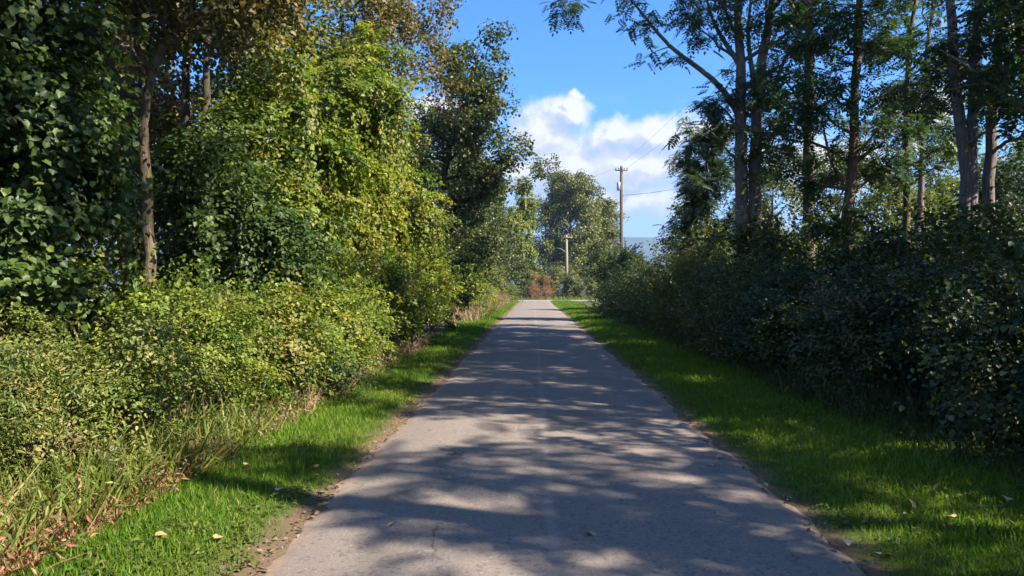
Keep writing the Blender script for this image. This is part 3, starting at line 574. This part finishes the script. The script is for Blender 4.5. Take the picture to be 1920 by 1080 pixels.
for i, (x, y, r_, h, pal, lab) in enumerate([(-6.2, 84, 2.4, 5.0, 'grey', 'wide grey green bush left of the yellow vine column'), (-.6, 88, 1.8, 3.6, 'sunny', 'sunny bush peeking between the vine column and the rusty dead bush'),
        (1.6, 87, 1.6, 4.2, 'mid', 'dark green bush just behind the rusty dead bush'), (4.0, 88, 2.0, 5.0, 'sunny', 'bush under the crown of the large distant tree'),
        (9.8, 86, 2.4, 5.4, 'grey', 'grey green bush at the foot of the tall utility pole'), (13.5, 88, 2.6, 4.6, 'sunny', 'distant bush right of the tall utility pole'), (-10, 86, 2.8, 6.0, 'mid', 'distant bush at the back left behind the overhanging trees')]):
    S('shrub', lab, 'shrub', x, y, r_, r_ * .8, h, pal, 760 + i, 6500, .15, 'broad', shoots=12, foot=.1, low=1.0, zmin=0)
# ================================================================= RIGHT SIDE
hl = ['black green bush at the right edge of the photo, nearest the camera', 'dark bush just beyond the nearest black green one',
      'shaded hedge bush in front of the dark ivy mound', 'shaded hedge bush below the straight grey trunk', 'hedge bush below the twin grey trunks',
      'hedge bush with sunlit crown tips left of the twin trunks', 'hedge bush under the small dark tree', 'hedge bush in the middle of the row against the pale valley',
      'hedge bush two before the far end of the row', 'hedge bush beside the rounded end of the row']
hp = [(5.65, 8.0, 1.5, 1.6, 2.45), (5.35, 10.7, 1.3, 1.5, 2.35), (5.2, 13.4, 1.2, 1.5, 2.35), (5.15, 16.2, 1.2, 1.5, 2.5), (5.1, 19.2, 1.2, 1.6, 2.65),
      (5.05, 22.4, 1.15, 1.7, 2.8), (5.0, 25.9, 1.15, 1.8, 2.9), (4.9, 29.6, 1.15, 1.9, 3.0), (4.85, 33.6, 1.15, 2.1, 3.1), (4.8, 38.0, 1.2, 2.2, 3.2)]
for lab, y in (('dark hedge bush just out of view beyond the right edge, closest to the viewer', 5.0), ('dark hedge bush out of view beside the viewer on the right', 2.0)):
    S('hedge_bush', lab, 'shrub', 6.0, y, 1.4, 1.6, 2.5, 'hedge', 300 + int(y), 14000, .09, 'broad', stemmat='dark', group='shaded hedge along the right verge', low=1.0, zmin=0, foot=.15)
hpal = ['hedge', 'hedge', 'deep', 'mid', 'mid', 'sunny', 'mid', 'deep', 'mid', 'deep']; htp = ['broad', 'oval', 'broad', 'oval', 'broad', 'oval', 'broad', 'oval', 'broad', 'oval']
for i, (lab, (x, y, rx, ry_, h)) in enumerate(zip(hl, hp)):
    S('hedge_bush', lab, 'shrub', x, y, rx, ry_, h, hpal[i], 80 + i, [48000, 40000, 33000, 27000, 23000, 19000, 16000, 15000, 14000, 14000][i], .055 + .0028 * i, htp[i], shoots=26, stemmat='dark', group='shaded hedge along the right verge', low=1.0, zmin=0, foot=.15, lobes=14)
S('hedge_bush', 'rounded dark bush ending the right hedge near the far end of the path', 'shrub', 4.9, 43.8, 1.75, 2.0, 4.0, 'hedge', 95, 13000, .10, 'broad', shoots=60, stemmat='dark', group='shaded hedge along the right verge', zmin=.12)
# second row
S('shrub', 'green thicket behind the nearest black green bush at the right edge', 'shrub', 8.3, 11.2, 1.7, 1.7, 2.9, 'mid', 101, 16000, .085, 'broad', shoots=50)
S('shrub', 'thicket at the foot of the forked trunks', 'shrub', 8.2, 14.4, 1.5, 1.5, 3.3, 'deep', 102, 14000, .085, 'broad', shoots=50)
S('ivy_mound', 'very dark mound of ivy around the base of the branching trunk', 'ivy', 8.3, 19.6, 1.15, 1.2, 3.9, 'dark', 103, 16000, .08, 'broad', shoots=20, stemmat='dark')
S('shrub', 'sunlit yellow green shrub behind the hedge between grey trunks', 'shrub', 8.0, 23.4, 1.3, 1.4, 3.8, 'sunny', 104, 11000, .09, 'broad', shoots=50)
S('shrub', 'light green shrub in front of the twin grey trunks', 'shrub', 6.6, 22.2, 1.0, 1.1, 3.9, 'mid', 105, 11000, .085, 'broad', shoots=50)
S('shrub', 'light green shrub under the small dark tree beside the pale valley', 'shrub', 6.4, 28.0, 1.1, 1.3, 4.1, 'mid', 106, 10000, .09, 'broad', shoots=50)
S('shrub', 'lit yellow shrub low between the thin trunk and the forked trunks', 'shrub', 11.4, 20.5, 1.5, 1.4, 3.9, 'sunny', 107, 11000, .09, 'broad', shoots=50)
S('shrub', 'green brush below the right hand pair of trunks at the right edge', 'shrub', 11.2, 16.2, 1.4, 1.3, 3.7, 'deep', 108, 11000, .09, 'broad', shoots=50)
tree('tree', 'small dark dense tree standing against the clouds left of the twin trunks', 7.35, 31.5, 8.0, .13, 'deep', 'dark', 109, (.2, .97), 1.6, 24, ('pinnate', .42, 5, .12), 7, tw=(.4, .9))
# tall open trees: explicit trunks
PIN = ('pinnate', .46, 3, .10)
PIN2 = ('pinnate', .46, 2, .12)
def tall(label, Y, seed, trunks, limbs=(), auto=(), pal='locust', bark='dusk', base_px=None, leaf=PIN):
    b = at(base_px or trunks[0][0][0][0], 500, Y)
    T = TreeB('tree', label, 'tree', (b[0], Y), seed, pal, bark); T.leaf = leaf if seed in (201, 203) else PIN2
    L = lambda p: at(p[0], p[1], Y + (p[2] if len(p) > 2 else 0)) - T.base
    for pts, r0, r1, hh, a in trunks:
        q = [L(p) for p in pts]; g = q[0].copy(); g[2] = -.1; top = q[-1] + nrm(q[-1] - q[-2]) * max(0, (hh - q[-1][2]))
        Q, rad = T.trunk([g] + q + [top], r0, r1, 22, .02)
        for args in a: T.auto(Q, rad, *args)
    for pts, r0, tw, sp in limbs: T.limb(None, None, 0, r0, tw, (.4, 1.0), pts=[L(p) for p in pts], span=sp)
    return T.done()
tall('tall tree with twin grey trunks and a long limb arching left into the blue sky', 24.0, 201,
     [([(1393, 470), (1390, 300), (1388, 150), (1386, 0)], .26, .05, 17, [(7, 4.5, 8, (1.0, 2.2), (.3, 1.0), 5), (12, 8, 16.5, (2.0, 3.6), (.4, 1.1), 8)]),
      ([(1416, 470), (1416, 300), (1418, 190), (1432, 80), (1448, 0)], .27, .05, 17, [(7, 4.5, 8, (1.0, 2.2), (.3, 1.0), 5), (12, 8, 16.5, (2.0, 3.6), (.4, 1.1), 8)])],
     [([(1392, 230), (1362, 170), (1325, 135), (1285, 112), (1245, 82), (1210, 30), (1175, -10), (1150, -40)], .11, 9, (.45, 1)),
      ([(1392, 300), (1372, 215), (1340, 190), (1315, 195)], .06, 8, (.4, 1)),
      ([(1386, 120), (1340, 50), (1325, 0), (1310, -60)], .09, 7, (.4, 1)),
      ([(1175, -10), (1120, -8), (1075, 2), (1040, 8)], .035, 7, (.2, 1)),
      ([(1418, 190), (1400, 60), (1410, 0), (1405, -60)], .10, 6, (.3, 1)),
      ([(1440, 210), (1465, 120), (1500, 60), (1530, 0)], .09, 7, (.3, 1))])
tall('straight grey trunked tree between the twin trunks and the ivy mound', 22.0, 202, [([(1516, 470), (1515, 300), (1520, 150), (1518, 0)], .22, .05, 16, [(9, 4.0, 9, (1.0, 2.4), (.1, .7), 7), (13, 9, 15.5, (1.8, 3.2), (.3, 1.0), 8)])])
tall('many branched tree rising out of the ivy mound', 20.0, 203, [([(1590, 470), (1592, 380), (1600, 250), (1608, 120), (1612, 0)], .17, .04, 15, [(14, 3.8, 9, (1.2, 2.4), (.1, .8), 7), (10, 9, 14, (1.6, 3.0), (.3, 1.0), 8)])],
     [([(1598, 300), (1640, 250), (1670, 225), (1690, 215)], .05, 6, (.3, 1)), ([(1592, 360), (1560, 310), (1545, 250), (1540, 200)], .06, 7, (.3, 1)), ([(1594, 330), (1570, 380), (1520, 420)], .035, 1, (.9, 1))], bark='brown')
tall('thin trunked tree midway between the ivy mound and the forked trunks', 22.5, 204, [([(1700, 470), (1698, 300), (1700, 150), (1716, 0)], .13, .03, 14, [(12, 4.2, 9, (1.1, 2.2), (.1, .7), 7), (8, 9, 13.5, (1.4, 2.6), (.3, 1.0), 7)])], bark='brown')
tall('slim leaning tree behind the thin trunked one, bending right', 25.0, 205, [([(1722, 470), (1728, 300), (1735, 150), (1752, 0)], .13, .03, 15, [(9, 5.0, 9, (1.1, 2.2), (.1, .7), 6), (9, 9, 14, (1.4, 2.8), (.3, 1.0), 7)])])
tall('forked tree with two purplish grey trunks splitting in a V near the right edge', 16.0, 206,
     [([(1812, 470), (1810, 300), (1797, 210), (1785, 100), (1779, 0)], .155, .04, 14, [(5, 4.5, 7.5, (.9, 1.8), (.1, .7), 6), (11, 7.5, 13.5, (1.6, 3.0), (.3, 1.0), 7)]),
      ([(1820, 470), (1819, 300), (1822, 200), (1832, 90), (1836, 0)], .15, .04, 14, [(5, 4.5, 7.5, (.9, 1.8), (.1, .7), 6), (11, 7.5, 13.5, (1.6, 3.0), (.3, 1.0), 7)])])
tall('leaning grey trunk just right of the forked tree', 16.5, 207, [([(1850, 470), (1853, 360), (1862, 200), (1872, 90), (1886, 0)], .15, .04, 14, [(5, 4.5, 7.5, (.9, 1.8), (.1, .7), 6), (12, 7.5, 13.5, (1.6, 3.0), (.3, 1.0), 7)])])
tall('slender tree at the very right edge of the photo', 17.5, 208, [([(1950, 470), (1935, 250), (1918, 120), (1905, 0)], .14, .04, 13, [(8, 3.5, 7.5, (.9, 2.0), (.1, .7), 7), (10, 7.5, 12.5, (1.4, 2.8), (.3, 1.0), 7)])])
# sunlit wood behind the open trees
bk = [(12.5, 39, 7.4, 'grey', 'rounded grey green tree behind the twin trunks'), (17.0, 42, 8.6, 'sunny', 'sunlit tree behind the ivy mound'), (16.0, 33, 5.6, 'sunny', 'yellow lit small tree right of the ivy mound'),
      (22.0, 41, 8.4, 'sunny', 'sunlit tree behind the thin trunk'), (19.0, 30, 6.0, 'deep', 'green small tree left of the forked trunks'), (26.5, 43, 8.0, 'sunny', 'bright tree seen between the forked and leaning trunks'),
      (22.5, 33, 6.4, 'deep', 'dark green tree between thin trunk and forked trunks'), (25.0, 32, 7.4, 'deep', 'dark green tree behind the right edge trunks'), (31.0, 44, 9.0, 'grey', 'pale tree at the back right corner'), (9.3, 42, 6.0, 'deep', 'low green tree behind the middle of the hedge')]
for i, (x, y, h, pal, lab) in enumerate(bk):
    tree('tree', lab, x, y, h, .15, pal, 'brown', 230 + i, (.1, .97), h * .33, 20, ('broad', .15, 14, .45), 8, tw=(.6, 1.5))
# trees standing right of the frame whose shade falls over the path
def off_tree(x, y, h, seed, lab):
    T = TreeB('tree', lab, 'tree', (x, y), seed, 'locust', 'grey', 'trees beyond the right edge that shade the near path'); T.leaf = ('pinnate', .50, 2, .12)
    q, rad = T.trunk([(0, 0, -.1), (.1, 0, h * .4), (-.2, .1, h * .7), (0, 0, h)], .2, .04, 16); T.auto(q, rad, 22, h * .28, h * .97, (1.8, 3.0), (.1, .8), 6); return T.done()
OL = 'tall open tree just out of view to the right of the camera'
o1 = off_tree(9.0, 6.5, 10, 301, OL)
for x, y, a, s in ((10.5, 2.0, 1.3, 1.05), (8.6, -2.6, 2.9, .95), (13.5, 7.0, 4.2, 1.1), (12.5, -2.0, 5.2, 1.0), (12.0, 11.0, 0.6, 1.05), (10.4, 8.4, 2.4, 1.0), (10.4, 13.2, 4.8, 1.12), (10.8, 11.0, 1.9, 1.32), (10.0, -1.6, 3.6, 1.02)): dup(o1, (x, y, 0), a, OL, s)
T = TreeB('tree', 'very tall tree just out of view on the right with a high dense crown', 'tree', (9.6, 1.0), 310, 'deep', 'grey', None); T.leaf = ('broad', .13, 24, .42)
q, rad = T.trunk([(0, 0, -.1), (.1, 0, 7), (-.1, .1, 14), (0, 0, 21)], .3, .05, 18); T.auto(q, rad, 24, 14.6, 20.6, (1.8, 3.2), (.1, .6), 9); T.done()
# ================================================================= poles and wires
wood = bark_mat('weathered_pole_wood', (.05, .04, .034), (.13, .105, .088)); palew = bark_mat('bleached_pole_wood', (.16, .145, .115), (.27, .25, .20))
steel = plain('galvanised_steel', (.32, .33, .35), .5, .6); porc = plain('brown_porcelain', (.12, .07, .05), .3); black = plain('black_cable', (.02, .02, .022), .6)
def box(c, s):
    c, s = np.array(c, float), np.array(s, float) / 2
    V = np.array([(x, y, z) for x in (-1, 1) for y in (-1, 1) for z in (-1, 1)]) * s + c
    return V, np.array([(0, 1, 3, 2), (4, 6, 7, 5), (0, 4, 5, 1), (2, 3, 7, 6), (0, 2, 6, 4), (1, 5, 7, 3)]), np.zeros((0, 3), int)
PX = at(1165, 460, 80); tp = at(1165, 312, 80)[2]
pole = thing('utility_pole', 'tall brown utility pole rising above the far end of the right hedge', 'utility pole', (PX[0], 80, 0))
tubes_obj('pole', [tube([(0, 0, -.2), (0, 0, tp * .5), (0, 0, tp)], [.22, .19, .15], 12)], wood, pole)
arm = tubes_obj('crossarm', [box((0, -.14, tp - .45), (1.35, .09, .10)), box((0, -.14, tp - .28), (.16, .14, .12))], wood, pole, False)
for x in (-.6, -.3, .3, .6): tubes_obj('insulator', [tube([(x, -.14, tp - .39), (x, -.14, tp - .30), (x, -.14, tp - .24), (x, -.14, tp - .16)], [.03, .07, .05, .06], 8)], porc, arm)
tubes_obj('transformer', [tube([(-.30, -.05, tp - 2.6), (-.30, -.05, tp - 2.55), (-.30, -.05, tp - 1.75), (-.30, -.05, tp - 1.68)], [.15, .20, .20, .12], 14)], steel, pole)
tubes_obj('bracket', [box((-.12, -.05, tp - 2.3), (.14, .12, .10)), box((-.12, -.05, tp - 1.95), (.14, .12, .10))], steel, pole, False)
tubes_obj('cable_clamp', [tube([(.14, -.05, tp - 3.15), (.24, -.08, tp - 3.1), (.28, -.1, tp - 3.12)], .04, 6)], steel, pole)
def wire(label, a, b, sag, r=.007):
    a, b = np.array(a), np.array(b); t = np.linspace(0, 1, 40)[:, None]; q = a + (b - a) * t - np.array([0, 0, sag]) * 4 * t * (1 - t)
    return tag(tubes_obj('power_line', [tube(q, r, 5)], black), label, 'cable', 'overhead lines from the tall pole')
P0 = np.array([PX[0], 80, 0])
wire('overhead line leaving the left end of the crossarm toward the viewer', P0 + (-.6, -.14, tp - .16), (14.0, -6, 17.2), 1.3)
wire('overhead line leaving the right end of the crossarm toward the viewer', P0 + (.6, -.14, tp - .16), (16.5, -6, 17.2), 1.3)
wire('thick lower cable sagging right from the pole below its transformer', P0 + (.28, -.1, tp - 3.12), (24, 40, 11.5), .9, .018)
wire('overhead line running left behind the distant tree', P0 + (-.3, -.14, tp - .16), (-30, 150, 15), 1.5)
# second, pale pole in front of the distant tree
p2 = at(1062, 540, 113); t2 = at(1062, 441, 113)[2]
pole2 = thing('utility_pole', 'small bleached pole with crossarm in front of the distant grey green tree', 'utility pole', (p2[0], 113, 0))
pale_pole = tubes_obj('pole', [tube([(0, 0, -.2), (.05, 0, t2 * .5), (0, 0, t2)], [.26, .23, .18], 10)], palew, pole2)
arm2 = tubes_obj('crossarm', [box((0, -.2, t2 - .35), (1.9, .12, .14))], palew, pole2, False)
for x in (-.8, -.35, .35, .8): tubes_obj('insulator', [tube([(x, -.2, t2 - .27), (x, -.2, t2 - .17), (x, -.2, t2 - .05)], [.04, .09, .05], 8)], porc, arm2)
tubes_obj('bracket', [tube([(-.1, -.1, t2 - 2.6), (-.8, -.15, t2 - 2.1), (-1.5, -.2, t2 - 1.95)], [.07, .06, .05], 6)], palew, pole2)
# ================================================================= grass, dry weeds, litter
def grass():
    rg = np.random.default_rng(900); P_, H_ = [], []
    for y0, y1, den, hh in ((3.2, 6.5, 3600, .062), (6.5, 11, 2300, .068), (11, 18, 1100, .080), (18, 32, 520, .10), (32, 60, 200, .13), (60, 92, 90, .16)):
        for side in (-1, 1):
            wdt = 1.75 if side < 0 else 2.75; n = int(wdt * (y1 - y0) * den); y = rg.uniform(y0, y1, n)
            d = rg.uniform(.02, wdt, n); x = np.where(side < 0, -1.57 - d, 1.90 + d)
            nz = smooth_noise(x * 2.2, y * 2.2, 11); keep = rg.random(n) < np.clip((d - (.04 if side < 0 else .0) + .22 * nz) / .32, .10, 1)
            keep &= rg.random(n) < np.clip((wdt - d) / .35 + .15, 0, 1)
            x, y, d = x[keep], y[keep], d[keep]; P_.append(np.stack([x, y, ground_z(x, y) - .005], -1)); H_.append(hh * rg.uniform(.5, 1.35, len(x)) * (1 + .35 * smooth_noise(x * 3, y * 3, 12)) * np.clip(.55 + d, .55, 1.1))
    P_ = np.vstack(P_); H_ = np.concatenate(H_); n = len(P_)
    D = nrm(np.array([0, 0, 1.0]) + rg.normal(size=(n, 3)) * np.array([.38, .38, .05])); U = nrm(rg.normal(size=(n, 3)))
    vv = np.clip(.45 + .28 * smooth_noise(P_[:, 0] * 1.7, P_[:, 1] * 1.7, 13) + rg.normal(size=n) * .20 + (rg.random(n) < .07) * .5, 0, 1)
    TPL['blade'] = T_blade(.055); o = leaves_obj('grass', [('blade', P_, D, U, H_, vv)], LM['grass'], None)
    tag(o, 'short bright green mown grass on both verges of the path', 'grass', kind='stuff')
grass()
def weeds(name, label, x0, x1, y0, y1, n, hh, pal, seed, w=.012, cat='weeds', lean=.45, fx=None):
    rg = np.random.default_rng(seed); x = rg.uniform(x0, x1, n); y = rg.uniform(y0, y1, n)
    nz = smooth_noise(x * 1.5, y * 1.5, seed); k = rg.random(n) < np.clip(.65 + .8 * nz, .08, 1); x, y, nz = x[k], y[k], nz[k]; n = len(x)
    P_ = np.stack([x, y, ground_z(x, y) - .01], -1); D = nrm(np.array([0, 0, 1.0]) + rg.normal(size=(n, 3)) * np.array([lean, lean, .05])); U = nrm(rg.normal(size=(n, 3)))
    H_ = hh * rg.uniform(.4, 1.3, n) * (1 + .4 * nz); TPL['blade'] = T_blade(w)
    it = [('blade', P_, D, U, H_, np.clip(rg.normal(size=n) * .25 + .5, 0, 1))]
    m = n * 2; kk = rg.integers(0, n, m); t = rg.uniform(.3, 1, m); pos = P_[kk] + D[kk] * (H_[kk] * t)[:, None] + U[kk] * (H_[kk] * .28 * t ** 2)[:, None]
    d2 = nrm(rg.normal(size=(m, 3)) + D[kk] * .6); D2, U2 = orient(rg, d2, m)
    it.append(('lance', pos, D2, U2, rg.uniform(.03, .085, m), np.clip(rg.normal(size=m) * .25 + .5, 0, 1)))
    return tag(leaves_obj(name, it, LM[pal], None), label, cat, kind='stuff')
weeds('dry_weeds', 'tangle of tan and pinkish dry weeds at the lower left corner', -4.6, -2.75, 3.3, 6.8, 9000, .26, 'rust', 910, .014, lean=.7)
weeds('dry_weeds', 'thin strip of dry stalks along the foot of the left brush', -3.6, -2.75, 7.5, 20, 4200, .34, 'straw', 911, .014, lean=.6)
weeds('tall_grass', 'olive green tall grass mixed in the left brush', -4.2, -2.85, 3.8, 13, 4200, .5, 'olive', 912, .016, lean=.6)
weeds('tall_grass', 'orange and yellow grass by the far end of the left verge', -3.9, -2.5, 34, 85, 4500, .8, 'straw', 913, .02)
weeds('weeds', 'leafy light green weeds along the near foot of the left brush', -4.0, -2.8, 3.5, 9, 3600, .36, 'bright', 917, .02, lean=.6)
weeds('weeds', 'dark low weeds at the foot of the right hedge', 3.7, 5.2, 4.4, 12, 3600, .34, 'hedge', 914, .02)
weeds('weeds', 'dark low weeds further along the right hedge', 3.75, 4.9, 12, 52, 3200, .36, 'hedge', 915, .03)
weeds('tall_grass', 'pale tall grass on the far side of the crossing road', -10, 15, 101, 106, 4000, .5, 'yellow', 916, .03)
def broadleaf():
    rg = np.random.default_rng(950); n = 5200; y = 3.3 + 20 * rg.random(n) ** 1.8; l = rg.random(n) < .45
    x = np.where(l, -1.6 - 1.3 * rg.random(n), 1.9 + 2.1 * rg.random(n)); k = smooth_noise(x * 2.6, y * 2.6, 21) > .12; x, y = x[k], y[k]; n = len(x); m = n * 4; kk = np.repeat(np.arange(n), 4)
    P_ = np.stack([x[kk] + rg.normal(size=m) * .02, y[kk] + rg.normal(size=m) * .02, ground_z(x[kk], y[kk]) + rg.uniform(.015, .055, m)], -1)
    D = nrm(rg.normal(size=(m, 3)) * np.array([1, 1, .25])); U = nrm(np.array([0, 0, 1.0]) + rg.normal(size=(m, 3)) * .25)
    tag(leaves_obj('broadleaf_weeds', [('oval', P_, D, U, rg.uniform(.02, .05, m), np.clip(rg.normal(size=m) * .2 + .45, 0, 1))], LM['sunny'], None), 'small broad leaved weeds and clover mixed into the mown verges', 'weeds', kind='stuff')
broadleaf()
def litter():
    rg = np.random.default_rng(930); n = 1900; y = 3 + 45 * rg.random(n) ** 1.9; sd_ = rg.random(n) < .62
    d = np.abs(rg.normal(size=n)) * .12; x = np.where(sd_, -1.57 - d + .05, 1.84 + d * .8 - .06)
    a_ = rg.random(n) < .10; x = np.where(a_, rg.uniform(-1.4, 1.75, n), x)
    z = np.where(a_, .034, np.maximum(ground_z(x, y), -.02) + .012) + rg.random(n) * .012
    D = nrm(rg.normal(size=(n, 3)) * np.array([1, 1, .12])); U = nrm(np.array([0, 0, 1.0]) + rg.normal(size=(n, 3)) * .3)
    tag(leaves_obj('leaf_litter', [('oval', np.stack([x, y, z], -1), D, U, np.where(a_, rg.uniform(.010, .028, n), rg.uniform(.018, .05, n)), rg.random(n))], LM['crumb'], None), 'crumbled brown leaf litter along both edges of the path', 'leaf litter', kind='stuff')
litter()
lm = leaf_mat('pale_fallen_leaf', [(0, (.30, .22, .10)), (1, (.5, .42, .26))], None, trans=.15)
fl = [(595, 888), (1328, 878), (1355, 862), (1155, 766), (1712, 966), (1890, 948), (1590, 1022), (290, 1028), (612, 955), (402, 1030), (1430, 916), (700, 880), (460, 890), (1650, 1050), (1790, 985), (520, 935), (975, 812), (845, 905), (1100, 1010), (740, 990)]
rg = np.random.default_rng(940)
for i, (px, py) in enumerate(fl):
    d = ray(px, py); s_ = EYE / -d[2]; X, Y = d[0] * s_, d[1] * s_; on = -1.57 < X < 1.90
    z = .036 if on else float(ground_z(np.array(X), np.array(Y))) + .055
    root = leaves_obj('fallen_leaf', [('broad' if i % 2 else 'lobed', np.zeros((1, 3)), nrm(rg.normal(size=(1, 3)) * np.array([1, 1, .1])), np.array([[rg.normal() * .2, rg.normal() * .2, 1.0]]), np.array([rg.uniform(.05, .085)]), np.array([rg.random()]))], lm, None)
    root.location = (X, Y, z)
    tag(root, 'pale dry fallen leaf lying on the asphalt path' if on else 'pale dry fallen leaf lying on the grass verge', 'leaf', 'fallen leaves on the asphalt' if on else 'fallen leaves on the grass')

# ================================================================= haze over the whole valley
hz = bpy.data.materials.new('haze'); hz.use_nodes = True; nt = hz.node_tree; nt.nodes.clear()
pv = nt.nodes.new('ShaderNodeVolumePrincipled'); pv.inputs['Color'].default_value = (.36, .56, .92, 1); pv.inputs['Density'].default_value = .00026; pv.inputs['Anisotropy'].default_value = .2
o_ = nt.nodes.new('ShaderNodeOutputMaterial'); nt.links.new(pv.outputs[0], o_.inputs['Volume'])
V, Q, _ = box((0, 2350, 105), (8200, 5500, 220)); hzo = mesh_np('haze', V, [Q], hz); tag(hzo, 'pale blue haze lying over the whole valley', 'haze', kind='stuff')
